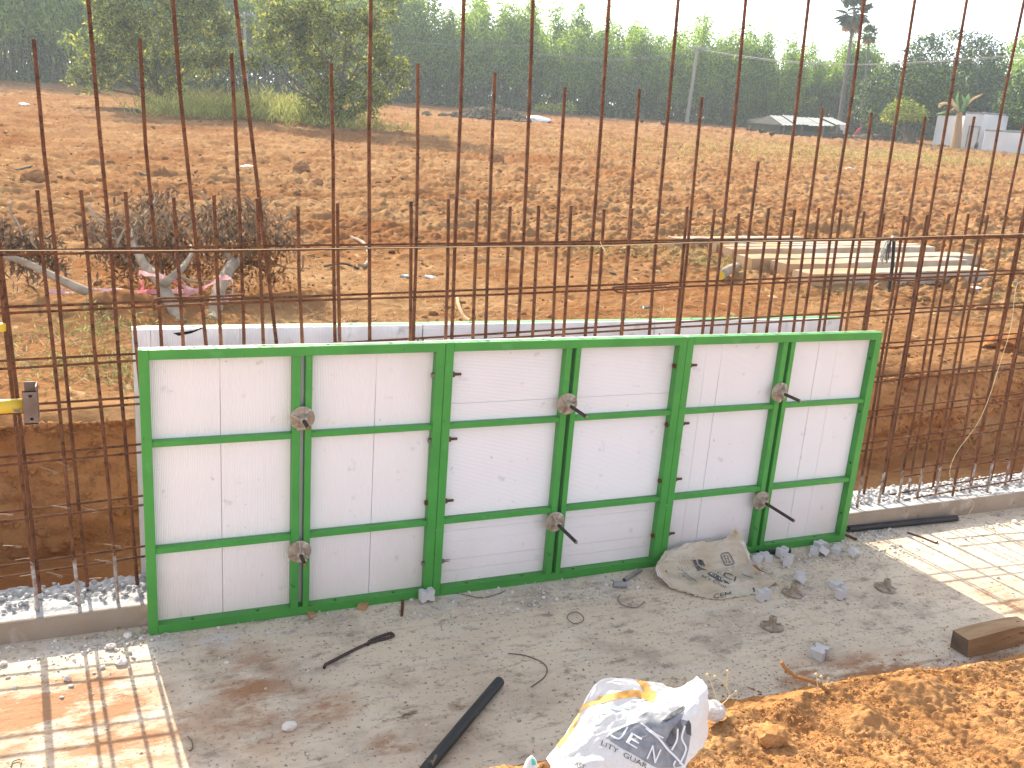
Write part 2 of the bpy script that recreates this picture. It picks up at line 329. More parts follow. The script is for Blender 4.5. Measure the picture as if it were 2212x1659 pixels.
def thing(name, label, cat, loc=(0, 0, 0), rot=(0, 0, 0), group=None, scale=None):
    o = link(name, None, None, loc, rot, scale); o.empty_display_size = .1; return tag(o, label, cat, group)
def tag(o, label, cat, group=None):
    o['label'] = label; o['category'] = cat
    if group: o['group'] = group
    return o
def kind(o, k, label=None, cat=None):
    o['kind'] = k
    if label: o['label'] = label
    if cat: o['category'] = cat
    return o
def npmesh(name, V, F, mats, smooth=True, mi=None):
    V = np.asarray(V, np.float32); F = np.asarray(F, np.int32); me = bpy.data.meshes.new(name)
    k = F.shape[1]; me.vertices.add(len(V)); me.vertices.foreach_set('co', V.ravel()); me.loops.add(F.size); me.loops.foreach_set('vertex_index', F.ravel())
    me.polygons.add(len(F)); me.polygons.foreach_set('loop_start', np.arange(len(F), dtype=np.int32)*k)
    if smooth: me.polygons.foreach_set('use_smooth', np.ones(len(F), bool))
    for m in (mats if isinstance(mats, (list, tuple)) else [mats]): me.materials.append(M[m])
    if mi is not None: me.polygons.foreach_set('material_index', np.asarray(mi, np.int32))
    me.update(calc_edges=True); me.validate(); return me
def gridfaces(nr, nc):
    i = np.arange(nr-1)[:, None]*nc+np.arange(nc-1)[None, :]
    return np.stack([i, i+1, i+nc+1, i+nc], -1).reshape(-1, 4)
def rand_rot(n):
    q = RNG.normal(size=(n, 4)); q /= np.linalg.norm(q, axis=1)[:, None]; w, x, y, z = q.T
    return np.stack([np.stack([1-2*(y*y+z*z), 2*(x*y-z*w), 2*(x*z+y*w)], -1), np.stack([2*(x*y+z*w), 1-2*(x*x+z*z), 2*(y*z-x*w)], -1), np.stack([2*(x*z-y*w), 2*(y*z+x*w), 1-2*(x*x+y*y)], -1)], 1)
def leaves(P, length, width, droop=0., mats='euc', name='crown', mi=None, jitter=.35):
    """a cloud of leaf-sized folded faces at points P"""
    n = len(P); R = rand_rot(n); L = length*(1+jitter*RNG.uniform(-1, 1, n)); W = width*(1+jitter*RNG.uniform(-1, 1, n))
    ax = R[:, :, 0].copy(); ax[:, 2] -= droop; ax /= np.linalg.norm(ax, axis=1)[:, None]
    sd = np.cross(ax, R[:, :, 1]); sd /= np.linalg.norm(sd, axis=1)[:, None]+1e-9; up = np.cross(sd, ax)
    a = P; b = P+ax*L[:, None]; m = P+ax*L[:, None]*.45
    l = m+sd*W[:, None]*.5+up*W[:, None]*.12; r = m-sd*W[:, None]*.5+up*W[:, None]*.12
    V = np.stack([a, r, b, l], 1).reshape(-1, 3); F = np.arange(4*n).reshape(n, 4)
    return npmesh(name, V, F, mats, smooth=False, mi=mi)
ICO = None
def rocks(P, S, mats, name, flat=.7, smooth=False):
    """many small irregular stones joined in one mesh"""
    global ICO
    if ICO is None:
        bm = bmesh.new(); bmesh.ops.create_icosphere(bm, subdivisions=1, radius=1.); bm.verts.index_update()
        ICO = (np.array([v.co[:] for v in bm.verts]), np.array([[v.index for v in f.verts] for f in bm.faces])); bm.free()
    v, f = ICO; n = len(P); R = rand_rot(n)
    d = 1+.34*RNG.uniform(-1, 1, (n, len(v))); sc = np.stack([np.ones(n), RNG.uniform(.6, 1, n), RNG.uniform(.45, .95, n)*1.], -1)
    V = (v[None]*d[..., None]*sc[:, None, :]); V = np.einsum('nij,nkj->nki', R, V)*np.asarray(S)[:, None, None]
    V[:, :, 2] *= flat; V = V+np.asarray(P)[:, None, :]
    F = (f[None]+np.arange(n)[:, None, None]*len(v)).reshape(-1, 3)
    return npmesh(name, V.reshape(-1, 3), F, mats, smooth)
def rock_mesh(name, m, seed, sub=3, amp=.3, sq=(1, 1, 1)):
    bm = bmesh.new(); bmesh.ops.create_icosphere(bm, subdivisions=sub, radius=1.)
    for v in bm.verts:
        c = np.array(v.co); d = 1+amp*float(fbm(c[0]*1.3+seed*7, c[1]*1.3, c[2]*1.3, 4, seed))+amp*.5*float(vnoise(c[0]*4, c[1]*4, c[2]*4, seed+9)); v.co = Vector((c[0]*d*sq[0], c[1]*d*sq[1], c[2]*d*sq[2]))
    me = bpy.data.meshes.new(name); bm.to_mesh(me); bm.free(); me.materials.append(M[m]); return me
def catmull(P, n):
    P = [np.asarray(p, float) for p in P]; Q = [2*P[0]-P[1]]+P+[2*P[-1]-P[-2]]; out = []
    for i in range(1, len(Q)-2):
        for j in range(n):
            t = j/n; out.append(.5*((2*Q[i])+(-Q[i-1]+Q[i+1])*t+(2*Q[i-1]-5*Q[i]+4*Q[i+1]-Q[i+2])*t*t+(-Q[i-1]+3*Q[i]-3*Q[i+1]+Q[i+2])*t**3))
    out.append(P[-1]); return out

# ================================================================== the setting
# ---- slab
nx, ny = 260, 90
X, Y = np.meshgrid(np.linspace(-7, 11, nx), np.linspace(-2.6, .2, ny))
Z = .004*fbm(X*2.2, Y*2.2, 0, 4, 3)
slab = link('floor_slab', npmesh('floor_slab', np.stack([X, Y, Z], -1).reshape(-1, 3), gridfaces(ny, nx), 'slab')); kind(slab, 'structure')
# ---- field: a fan of rows from the trench edge out past the wood
def edge_y(x): return 1.05+.22/(1+np.exp(-(x-2.5)*1.6))+.05*fbm(x*1.7, x*0+3.3, 0, 4, 11)
az = np.radians(np.concatenate([np.linspace(-72, -12, 50)[:-1], np.linspace(-12, 60, 860), np.linspace(60, 78, 40)[1:]]))
r0 = np.full(az.shape, 4.6)
for it in range(30): r0 = (edge_y(r0*np.sin(az))+3.5)/np.cos(az)
s = [0.]; r = 4.6
while r < 330: dr = .012+.00026*r*r; dr = min(dr, .035*r); r += dr; s.append(r-4.6)
s = np.array(s); R = r0[None, :]+s[:, None]*(1+0*az[None, :])
FX = R*np.sin(az)[None, :]; FY = R*np.cos(az)[None, :]-3.5
FZ = gz(FX, FY)
near = np.clip(1-(R-6)/60, .25, 1)
plough = fbm(FX*.9+FY*.15, FY*1.6, 0, 4, 21)*.055+np.maximum(0, fbm(FX*3.1, FY*4.2, 0, 4, 31))**1.2*.10+np.maximum(-.3, fbm(FX*8, FY*9.5, 0, 3, 41))*.050+fbm(FX*21, FY*23, 0, 2, 47)*.022
strip = np.clip((R-8.2)/2.5, .28, 1)                     # trodden strip beside the trench, ploughed beyond
FZ = FZ+plough*strip*np.minimum(1, s[:, None]/.25)*(1+R*.012)
FZ -= np.exp(-s[:, None]/.10)*.05*(1+fbm(FX*5, FY*5, 0, 3, 8))
heap = lambda x, y, cx, cy, rx, ry, h: h*np.exp(-((x-cx)/rx)**2-((y-cy)/ry)**2)
h1 = ong(200, 690); h2 = ong(700, 655)
for hp, rx, ry, hh in ((h1, .75, .35, .16), (h2, .55, .3, .09)):
    FZ += heap(FX, FY, hp[0], hp[1], rx, ry, hh)*(1+.5*fbm(FX*6, FY*6, 0, 3, 5))
field = link('field', npmesh('field', np.stack([FX, FY, FZ], -1).reshape(-1, 3), gridfaces(*FX.shape), 'field')); kind(field, 'structure')
def fz(x, y): return gz(x, y)
# ---- trench: soil face and bottom
xs = np.linspace(-9, 16, 900); ey = edge_y(xs); zt = gz(xs, ey)-.03
t = np.linspace(0, 1, 46)[:, None]
TY = ey[None, :]-.10*t+.05*np.sin(t*9+xs[None]*.4)*t*(1-t)
TX = xs[None, :]+0*t; TZ = zt[None, :]*(1-t)+(-.06)*t
dn = fbm(TX*3, TZ*4, 0, 5, 51)*.13+np.maximum(0, fbm(TX*7, TZ*12, 0, 3, 61))*.07
TY = TY+dn*np.minimum(1, t*8); TY[0] += .05; TZ[0] -= .02
bt = np.linspace(0, 1, 12)[:, None]; BY = TY[-1][None, :]*(1-bt[1:])+(.2)*bt[1:]; BX = xs[None]+0*BY; BZ = -.06+.03*fbm(BX*5, BY*5, 0, 4, 71)
trench = link('trench_bank', npmesh('trench_bank', np.stack([np.vstack([TX, BX]), np.vstack([TY, BY]), np.vstack([TZ, BZ])], -1).reshape(-1, 3), gridfaces(46+11, 900), 'trench')); kind(trench, 'structure')
n = 5200; x = np.where(RNG.random(n) < .4, RNG.uniform(-1.6, .2, n), RNG.uniform(3.6, 8, n)); tt = np.where(RNG.random(n) < .35, np.abs(RNG.normal(0, .06, n)), RNG.random(n)); jx = np.clip(((x+9)/25*899).astype(int), 0, 899); jt = np.clip((tt*45).astype(int), 0, 45)
kind(link('trench_crumbs', rocks(np.stack([x, TY[jt, jx]-.004, TZ[jt, jx]], -1), np.clip(RNG.lognormal(-4.7, .5, n), .004, .032), 'trench', 'trench_crumbs')), 'stuff')
# ---- soil bank on the near side
def crest(x):
    P = [(-40, -2.05), (-2, -1.95), (.2, -1.82), (.8, -1.66), (1.35, -1.73), (1.5, -1.66), (1.63, -1.617), (2.02, -1.600), (2.4, -1.624), (2.8, -1.686), (4, -1.75), (40, -2.0)]
    return np.interp(x, [p[0] for p in P], [p[1] for p in P])
bx = np.concatenate([np.linspace(-35, -1, 40)[:-1], np.linspace(-1, .4, 60)[:-1], np.linspace(.4, 3.6, 560)[:-1], np.linspace(3.6, 40, 60)])
bs = np.concatenate([np.linspace(-.62, 0, 70)[:-1], np.linspace(0, 1.1, 240)[:-1], np.geomspace(1.1, 30, 50)])
BXX, BS = np.meshgrid(bx, bs); BYY = crest(BXX)-BS
prof = np.where(BS < 0, .42*(1-np.clip(-BS/.55, 0, 1)**1.15)-.02*np.clip(-BS*8, 0, 1), .42+.03*np.sin(np.clip(BS, 0, 2)*2.2)+.02*np.clip(BS-1, 0, 3))
amp = np.clip((BS+.65)*4, 0.05, 1)
BZZ = prof+amp*(.035*fbm(BXX*2.4, BYY*2.4, 0, 3, 81)+.013*fbm(BXX*11, BYY*11, 0, 4, 91)+.010*np.maximum(-.1, fbm(BXX*30, BYY*30, 0, 3, 95))+.006*vnoise(BXX*95, BYY*95, 0, 97))
BZZ[BS < -.6] = -.03
for (px, py, rx, h) in ((1990, 1500, .09, .035), (1740, 1560, .10, -.03), (2100, 1470, .08, -.03), (1860, 1550, .07, .03)):
    c = onz(px, py, .43); BZZ += heap(BXX, BYY, c[0], c[1], rx, rx*.7, h)
bank = link('soil_bank', npmesh('soil_bank', np.stack([BXX, BYY, BZZ], -1).reshape(-1, 3), gridfaces(*BXX.shape), 'bank')); kind(bank, 'structure')
def bankz(x, y):
    s_ = float(crest(x))-y
    return (.42+.03*math.sin(min(max(s_, 0), 2)*2.2) if s_ >= 0 else .42*(1-min(-s_/.55, 1)**1.15))
def onb(x, y):
    d = ray(x, y); t_ = 1.
    while t_ < 6:
        p = CC+d*t_
        if p[2] < bankz(p[0], p[1])+.005: break
        t_ += .005
    return CC+d*t_
# ---- concrete kicker along the foot of the wall
def kface(x): return .083+.006*np.clip(x, -1, 5)
kx = np.concatenate([np.linspace(-7, -.9, 60)[:-1], np.linspace(-.9, .1, 150)[:-1], np.linspace(.1, 3.5, 90)[:-1], np.linspace(3.5, 6, 330)[:-1], np.linspace(6, 11, 50)])
kth = lambda x: .088+.012*np.clip(x/4, 0, 1)
Tn = np.linspace(0, 1, 40)[:, None]
KY = kface(kx)[None, :]+.012+Tn*.27; KX = kx[None, :]+0*KY
rough = .014*fbm(KX*9, KY*9, 0, 4, 101)+.020*np.maximum(0, fbm(KX*26, KY*26, 0, 2, 111))
KZ = kth(kx)[None, :]+rough*np.minimum(1, Tn*5)*(.5+.9*Tn)
KZ[-1] = -.05; KY[-1] += .01
kicker = thing('concrete_kicker', 'low rough-topped concrete kicker strip along the foot of the rebar cage', 'kerb')
link('rough_top', npmesh('rough_top', np.stack([KX, KY, KZ], -1).reshape(-1, 3), gridfaces(*KX.shape), 'rough', smooth=True), kicker)
f1 = np.stack([kx, kface(kx)+.0*kx, 0*kx-.02], -1); f2 = np.stack([kx, kface(kx)+.003*fbm(kx*3, kx*0, 0, 3, 5), kth(kx)-.008], -1); f3 = np.stack([kx, kface(kx)+.006, kth(kx)+.001], -1); f4 = np.stack([kx, kface(kx)+.02, kth(kx)+.0015], -1)
link('formed_face', npmesh('formed_face', np.vstack([f1, f2, f3, f4]), gridfaces(4, len(kx)), 'kerb', smooth=False), kicker)
# gravel lumps bedded in the kicker's top
n = 900; px = np.concatenate([RNG.uniform(3.55, 6, n//2), RNG.uniform(-1, .1, n//4)]); ty = RNG.uniform(.15, 1, len(px))**.7
gp = np.stack([px, kface(px)+.02+ty*.24, kth(px)+.008+.01*ty], -1)
kind(link('aggregate_lumps', rocks(gp, RNG.uniform(.006, .017, len(px)), 'rough', 'aggregate_lumps', smooth=True), kicker), 'stuff')
# ---- haze: see the end of the script

# ================================================================== formwork panels
PW, PH, RW = 1.2, 1.188, .038
def plate_holes(mb, L, w, h, holes, r=.0075, depth=None, M4=None, b=.002):
    """a square rail along local x, its +z face pierced by round holes"""
    depth = depth or h*.85; n = 12; tmp = MB(); a = w*.42
    tmp.add([(0, 0, 0), (L, 0, 0), (L, w, 0), (0, w, 0), (0, 0, h), (L, 0, h), (L, w, h), (0, w, h)], [(0, 3, 2, 1), (0, 1, 5, 4), (2, 3, 7, 6), (0, 4, 7, 3), (1, 2, 6, 5)])
    x = 0.
    for (cx, cy) in sorted(holes):
        tmp.add([(x, 0, h), (cx-a, 0, h), (cx-a, w, h), (x, w, h)], [(0, 1, 2, 3)])
        sq = []; ci = []; lo = []
        for j in range(n):
            t = 2*math.pi*(j+.5)/n; c, s_ = math.cos(t), math.sin(t)
            k = min(a/abs(c) if abs(c) > 1e-6 else 9, ((w-cy) if s_ > 0 else cy)/abs(s_) if abs(s_) > 1e-6 else 9)
            sq.append((cx+c*k, cy+s_*k, h)); ci.append((cx+c*r, cy+s_*r, h)); lo.append((cx+c*r, cy+s_*r, h-depth))
        tmp.add(sq+ci+lo, [(j, (j+1) % n, n+(j+1) % n, n+j) for j in range(n)]+[(n+j, n+(j+1) % n, 2*n+(j+1) % n, 2*n+j) for j in range(n)]+[tuple(range(2*n, 3*n))])
        for q, (sx, sy) in enumerate(((1, 1), (-1, 1), (-1, -1), (1, -1))):   # corner slivers of the square
            cor = (cx+sx*a, w if sy > 0 else 0., h); c0 = [p for p in sq if abs(p[0]-cor[0]) < 1e-6 and (p[1]-cy)*sy > 0]; c1 = [p for p in sq if abs(p[1]-cor[1]) < 1e-6 and (p[0]-cx)*sx > 0]
            if c0 and c1:
                A_ = max(c0, key=lambda p: sy*p[1]); B_ = max(c1, key=lambda p: sx*p[0]); tmp.add([A_, cor, B_] if sx*sy > 0 else [B_, cor, A_], [(0, 1, 2)])
        x = cx+a
    tmp.add([(x, 0, h), (L, 0, h), (L, w, h), (x, w, h)], [(0, 1, 2, 3)])
    if M4 is not None: tmp.xf(M4)
    mb.add(tmp.v, tmp.f)
D = .042          # frame depth; the sheet stands behind it
def sheet_strip(x0, x1, z0, z1, vert, y0, th=.016, pitch=.0064, amp=.0017):
    """fluted plastic strip: real flutes, along z if vert"""
    a0, a1, c0, c1 = (x0, x1, z0, z1) if vert else (z0, z1, x0, x1)
    n = max(4, int((a1-a0)/pitch*2)); A = np.linspace(a0, a1, n+1); dy = y0+amp*(np.arange(n+1) % 2)
    V = []; F = []
    for c in (c0, c1):
        for a, y in zip(A, dy): V.append((a, y, c) if vert else (c, y, a))
    for c in (c0, c1):
        for a in (a0, a1): V.append((a, y0+th, c) if vert else (c, y0+th, a))
    m = n+1
    for i in range(n): F.append((i, i+1, m+i+1, m+i))
    b = 2*m; F += [(b, b+2, b+3, b+1), (0, m, b+2, b), (n, b+1, b+3, m+n)]
    F += [tuple(list(range(n, -1, -1))+[b, b+1]), tuple(list(range(m, m+n+1))+[b+3, b+2])]
    mb = MB(); mb.add(V, F); return mb
BX_Z = ((.353, .378), (.802, .825))
MUL = ((.566, .597), (.617, .643))
def front_panel(ix, label, vert, seams):
    x = ix*PW; t = thing('formwork_panel', label, 'formwork panel', (x, 0, 0), group=None)
    W_ = PW-.0025
    def rail(nm, x0, x1, y0, y1, z0, z1): mb = MB(); mb.box(x0, x1, y0, y1, z0, z1, .0022); mb.build(nm, 'green', t)
    # bottom rail, holes in its upper face
    mb = MB(); hs = [(v-RW, D*.5) for v in ((.17, .43, .76, 1.02) if ix == 0 else (.17, .45, .72, 1.0))]
    plate_holes(mb, W_-2*RW, D, RW, hs, .0085, M4=Matrix.Translation((RW, 0, .001))); mb.build('bottom_rail', 'green', t)
    mb = MB(); plate_holes(mb, W_-2*RW, D, RW, [(v, D*.6) for v in (.16, .42, .67, .93)], .0075, M4=Matrix.Translation((RW, 0, PH-RW))); mb.build('top_rail', 'green', t)
    rail('side_rail', 0, RW, 0, D, 0.0, PH)
    mb = MB(); bz = (.164, .459, .75, 1.044)
    M4 = Matrix.Translation((W_-RW, 0, 0)) @ Matrix(((0, 0, -1, RW), (0, 1, 0, 0), (1, 0, 0, 0), (0, 0, 0, 1)))
    plate_holes(mb, PH, D, RW, [(v, D*.5) for v in bz], .008, M4=M4); mb.build('side_rail', 'green', t)
    for (a, b) in MUL: rail('mullion', a, b, .001, D-.001, RW-.0005, PH-RW+.0005)
    for (a, b) in BX_Z:
        rail('cross_bar', RW-.0005, MUL[0][0]+.0005, .005, D-.002, a, b); rail('cross_bar', MUL[1][1]-.0005, W_-RW+.0005, .005, D-.002, a+.001, b)
    # fluted facing strips behind the frame
    e = [0.0]+seams+[W_ if vert else PH]
    for a, b in zip(e[:-1], e[1:]):
        (sheet_strip(a+.0008, b-.0008, .004, PH-.003, True, D+.0005) if vert else sheet_strip(.002, W_-.002, a+.0008, b-.0008, False, D+.0005)).build('facing_strip', 'sheet', t)
    return t
front_panel(0, 'green framed formwork panel with upright white flutes, next to the yellow prop', True, [.293, .915])
front_panel(1, 'middle green framed formwork panel whose white flutes run level', False, [.10, .155, .245, .30, .905])
front_panel(2, 'green framed formwork panel with upright flutes and open bolt holes, above the crumpled sack', True, [.145, .235, .83, .95])
# back row, seen over the top of the front row
BY0, BX0 = .345, -.014
for i, lab in enumerate(('back formwork panel with a black smear on its white face, over the withered branches', 'middle back formwork panel with screw dots along its grimy white face', 'back formwork panel of the far row, its white face crossed by two rising bars')):
    x0 = BX0+i*1.222; t = thing('back_formwork_panel', lab, 'formwork panel', (x0, BY0, 0)); W_ = 1.219
    vert = i != 1
    e = [0., .07, .42, .83, W_] if vert else [0.001, .4, .8, PH]
    for a, b in zip(e[:-1], e[1:]):
        (sheet_strip(a+.0008, b-.0008, .06, PH-.002, True, 0.) if vert else sheet_strip(.001, W_-.001, max(.06, a)+.0008, b-.0008, False, 0.)).build('facing_strip', 'sheetback', t)
    mb = MB(); plate_holes(mb, W_-2*RW, D, RW, [(v, D*.45) for v in (.20, .52, .86)], .009, M4=Matrix.Translation((RW, .017, PH-RW))); mb.build('top_rail', 'green', t)
    for (a, b, c, d) in ((0, RW, .06, PH), (W_-RW, W_, .06, PH), (RW, W_-RW, .06, .06+RW), (RW, W_-RW, .80, .825), (RW, W_-RW, .36, .385), (.57, .60, .1, PH-RW), (.63, .66, .1, PH-RW)):
        mb = MB(); mb.box(a, b, .017, .017+D, c, d, .002); mb.build('side_rail' if d-c > 1.1 else ('mullion' if d-c > .9 else 'cross_bar'), 'green', t)
    if i == 0:
        mb = MB(); P = [(.29, .30), (.335, .305), (.37, .31), (.40, .322), (.405, .318), (.36, .298), (.31, .288)]
        c = ony(408, 719, BY0-.002); mb.prism([(c[0]-x0-.35+px_, c[2]-.30+pz_) for px_, pz_ in P], .002, Matrix(((1, 0, 0, 0), (0, 0, 1, -.0022), (0, 1, 0, 0), (0, 0, 0, 1)))); mb.build('black_smear', 'blackhole', t)
    for q in ([(827, 736), (903, 735), (914, 735), (1000, 734)] if i == 0 else [(1072, 734), (1167, 732), (1256, 731)] if i == 1 else [(1425, 722), (1483, 735)]):
        c = ony(*q, BY0-.001); mb = MB(); mb.lathe([(.005, 0), (.004, .0018)], 8, Matrix.Translation((c[0]-x0, .0003, min(c[2], PH-.012))) @ Matrix.Rotation(math.radians(90), 4, 'X')); mb.build('screw_dot', 'darksteel', t)
# small dark marks on the first front panel
# ================================================================== tie rods with flanged nuts
def tie(px_, pz_, end, label, spin):
    t = thing('tie_rod', label, 'tie rod', (px_, 0, pz_))
    A = Matrix.Rotation(math.radians(90), 4, 'X')     # local z -> -y
    mb = MB(); mb.lathe([(.046, .0), (.050, .002), (.050, .007), (.046, .009), (.043, .0095)], 28, A); pl = mb.build('flange_plate', 'cast', t)
    mb = MB(); mb.lathe([(.022, .009), (.018, .02), (.0155, .045), (.0125, .047)], 10, A)
    hub = mb.build('nut_hub', 'cast', t)
    for k in range(3):
        a = spin+k*2*math.pi/3; mb = MB(); R_ = Matrix.Rotation(a, 4, 'Z')
        mb.add([tuple(A @ R_ @ Vector(q)) for q in ((.015, -.003, .009), (.045, -.003, .009), (.015, .003, .009), (.045, .003, .009), (.015, -.003, .034), (.015, .003, .034), (.043, -.003, .015), (.043, .003, .015))], [(0, 1, 6, 4), (3, 2, 5, 7), (4, 6, 7, 5), (1, 3, 7, 6)]); mb.build('rib', 'cast', pl)
    for k in range(2):
        a = spin+.5+k*math.pi; mb = MB(); mb.box(-.008, .008, -.007, .007, .008, .017, .002); mb.xf(A @ Matrix.Rotation(a, 4, 'Z') @ Matrix.Translation((.044, 0, 0))); mb.build('hammer_lug', 'cast', pl)
    L = -end; y = .03; pts = []; rad = []; k = 0      # coarse-thread rod
    while y > -L: pts.append((0, y, 0)); rad.append(.0086 if k % 2 else .0072); y -= .0045; k += 1
    mb = MB(); mb.tube(pts, rad, 10); rod = mb.build('threaded_rod', 'darksteel', t)
    mb = MB(); mb.lathe([(.0065, L-.001), (.006, L+.002)], 10, A); mb.build('rod_tip', 'zinc' if L > .15 else 'root', rod)
tie(.604, .892, -.128, 'upper short tie rod with ribbed flange nut on the panel beside the bare cage', .7)
tie(.598, .303, -.128, 'lower short tie rod with ribbed flange nut on the panel beside the bare cage', 1.6)
tie(1.792, .892, -.197, 'upper tie rod with stained flange nut on the middle panel', .2)
tie(1.786, .312, -.232, 'lower tie rod with stained flange nut on the middle panel', 2.)
tie(2.983, .894, -.163, 'upper tie rod and flange nut on the panel above the crumpled sack', 1.1)
tie(2.974, .306, -.268, 'long lower tie rod and flange nut on the panel above the crumpled sack', .4)
# ================================================================== bolts through the side rails
LV = ('lowest', 'second lowest', 'second highest', 'highest')
def bolt(x, z, label, m, mn):
    t = thing('panel_bolt', label, 'bolt', (x, D*.5, z)); A = Matrix.Rotation(math.radians(90), 4, 'Y')
    hexa = lambda r: [(r*math.cos(math.pi/3*k), r*math.sin(math.pi/3*k)) for k in range(6)]
    mb = MB(); mb.prism(hexa(.0125), -.012, Matrix.Translation((-RW, 0, 0)) @ A); mb.lathe([(.006, 0), (.010, -.0015)], 8, Matrix.Translation((-RW-.012, 0, 0)) @ A); mb.build('bolt_head', m, t)
    mb = MB(); mb.prism(hexa(.0125), .013, Matrix.Translation((RW, 0, 0)) @ A); mb.build('nut', mn, t)
    pts = [(RW+.008+.003*k, 0, 0) for k in range(13)]; mb = MB(); mb.tube(pts, [.0068 if k % 2 else .0058 for k in range(13)], 8); mb.build('threaded_end', mn, t)
for k, z in enumerate((.164, .459, .75, 1.044)):
    bolt(PW, z, LV[k]+' bolt joining the upright-fluted panel by the bare cage to the middle panel', 'zinc' if k != 1 else 'rust', 'rust' if k else 'zinc')
    bolt(2*PW, z, LV[k]+' bolt joining the middle panel to the panel above the sack', 'rust', 'rust')

# ================================================================== reinforcement cage
def rib_bar(name, pts, r, mats='rust', pitch=.011, n=6, parent=None, white_to=None):
    """deformed bar: rings of ribs along a path"""
    P = [np.asarray(p, float) for p in pts]; out = []; rad = []; k = 0
    for a, b in zip(P[:-1], P[1:]):
        L = np.linalg.norm(b-a); m = max(1, int(L/pitch*2))
        for i in range(m): out.append(a+(b-a)*i/m); rad.append(r*(1.13 if k % 2 else .93)); k += 1
    out.append(P[-1]); rad.append(r)
    mb = MB(); mb.tube(out, rad, n)
    if white_to is not None:
        mb.m = [1 if mb.v[f[0]][2] < white_to+random.uniform(-.01, .01) else 0 for f in mb.f]
        return mb.mesh(name, [mats, 'rustwhite'])
    return mb.mesh(name, mats)
LEAN = -.034
def yf(x): return .150+.008*max(0., x)          # front mat of bars
def yb(x): return .278+.006*max(0., x)
def vbar(bx_, y, ztop, label, group, r, lean=LEAN, z0=.05, wob=0.004, white=None):
    k = 6; pts = [(bx_+lean*z+random.uniform(-wob, wob)*(1 if 0 < i < k else .3), y+random.uniform(-wob, wob), z) for i, z in enumerate(np.linspace(z0, ztop, k+1))]
    return tag(link('vertical_rebar', rib_bar('vertical_rebar', pts, r, white_to=white)), label, 'rebar', group)
SHORT = [(80, 410), (175, 410), (271, 413), (374, 425), (462, 421), (556, 428), (644, 445), (729, 438), (888, 435), (969, 429), (1032, 430), (1102, 446), (1164, 444), (1233, 444), (1306, 452), (1364, 450)]
SHORT += [(1475.3+a*.3335, 378+b*.3335) for a, b in [(30, 205), (205, 220), (365, 248), (557, 213), (727, 225), (882, 213), (1028, 222), (1175, 235), (1302, 250), (1435, 262), (1583, 258), (1722, 250), (1852, 252), (1975, 258), (2095, 262)]]
LS = 'short rusty upright bar of the cage, one of the row ending just above the string'
LM = 'medium rusty upright bar of the cage, ending well above the string'
LT = 'tallest kind of rusty upright bar of the cage, standing beside medium ones'
def short(x, zt): vbar(x, yf(x), zt, LS, 'short upright bars of the cage', .0073, white=.30 if (x < 0 or x > 3.6) and random.random() < .75 else None)
for (a, b) in SHORT:
    q = ony(a, b, .165)
    for it in range(3): q = ony(a, b, yf(q[0]-LEAN*q[2]))
    short(q[0]-LEAN*q[2], q[2])
for x in (-.40, -.55, -.70, -.86, -1.0): short(x, 1.75)
for x in (4.745, 4.89, 5.04, 5.19, 5.35, 5.5, 5.66): short(x, 1.79)
T = [(73, 85, 1), (193, -1, 0), (302, 83, 1), (372, -1, 0), (500, 115, 1), (716, 137, 1), (798.6, -1, 0), (902.7, 137, 1), (999, -1, 0), (1068, 157, 1)]
T += [(737.6+a*.3335, b*.3335, c) for a, b, c in [(1245, -2, 0), (1450, 565, 1), (1728, -2, 0), (1932, 578, 1), (2178, -2, 0)]]
T += [(1475.3+a*.3335, b*.3335, c) for a, b, c in [(125, 628, 1), (412, -2, 0), (490, 1045, 1), (818, -2, 0), (905, 700, 1), (1178, -2, 0), (1225, 730, 1), (1505, -2, 0), (1572, 755, 1), (1840, -2, 0), (1888, 755, 1), (2205, -2, 0), (2205, 805, 1)]]
for (a, b, med) in T:
    q = ony(a, b, .28)
    for it in range(3): q = ony(a, b, yb(q[0]-LEAN*q[2]))
    x = q[0]-LEAN*q[2]
    lean = LEAN
    if a == 372: lean = (q[0]-.235)/(2.43-1.53); x = q[0]-lean*q[2]
    if a == 999: lean = -.028; x = q[0]-lean*q[2]
    vbar(x, yb(x), q[2] if med else q[2]+random.uniform(.45, .7), LM if med else LT, 'medium upright bars of the cage' if med else 'tall upright bars of the cage', .0074 if med else .0079, lean, wob=.006, white=.2 if random.random() < .5 else None)
q0, q1 = ony(508, -1, .28), ony(597, 740, .28); d_ = (q0-q1)/(q0[2]-q1[2])
tag(link('vertical_rebar', rib_bar('vertical_rebar', [q1+d_*(.05-q1[2]), q1, q0+d_*.5], .0079)), 'tall rusty upright bar leaning sideways more than its neighbours, over the withered branches', 'rebar')
for x, z in ((-.40, 2.9), (-.57, 2.27), (-.75, 2.9), (-.92, 2.27)): vbar(x, yb(x), z, LM if z < 2.5 else LT, 'medium upright bars of the cage' if z < 2.5 else 'tall upright bars of the cage', .0076)
for x, z in ((4.88, 2.95), (5.06, 2.3), (5.24, 2.95), (5.42, 2.3), (5.6, 2.95)): vbar(x, yb(x), z, LM if z < 2.5 else LT, 'medium upright bars of the cage' if z < 2.5 else 'tall upright bars of the cage', .0076)
LEVELS = [(1.51, 1.69), (1.297, 1.483), (1.09, 1.284), (.912, 1.092), (.709, .90), (.481, .697), (.248, .51), (.02, .304), (-.12, .148)]
NM = ('topmost', 'second from top', 'third from top', 'fourth from top', 'fifth from top', 'sixth from top', 'third from bottom', 'second from bottom', 'lowest')
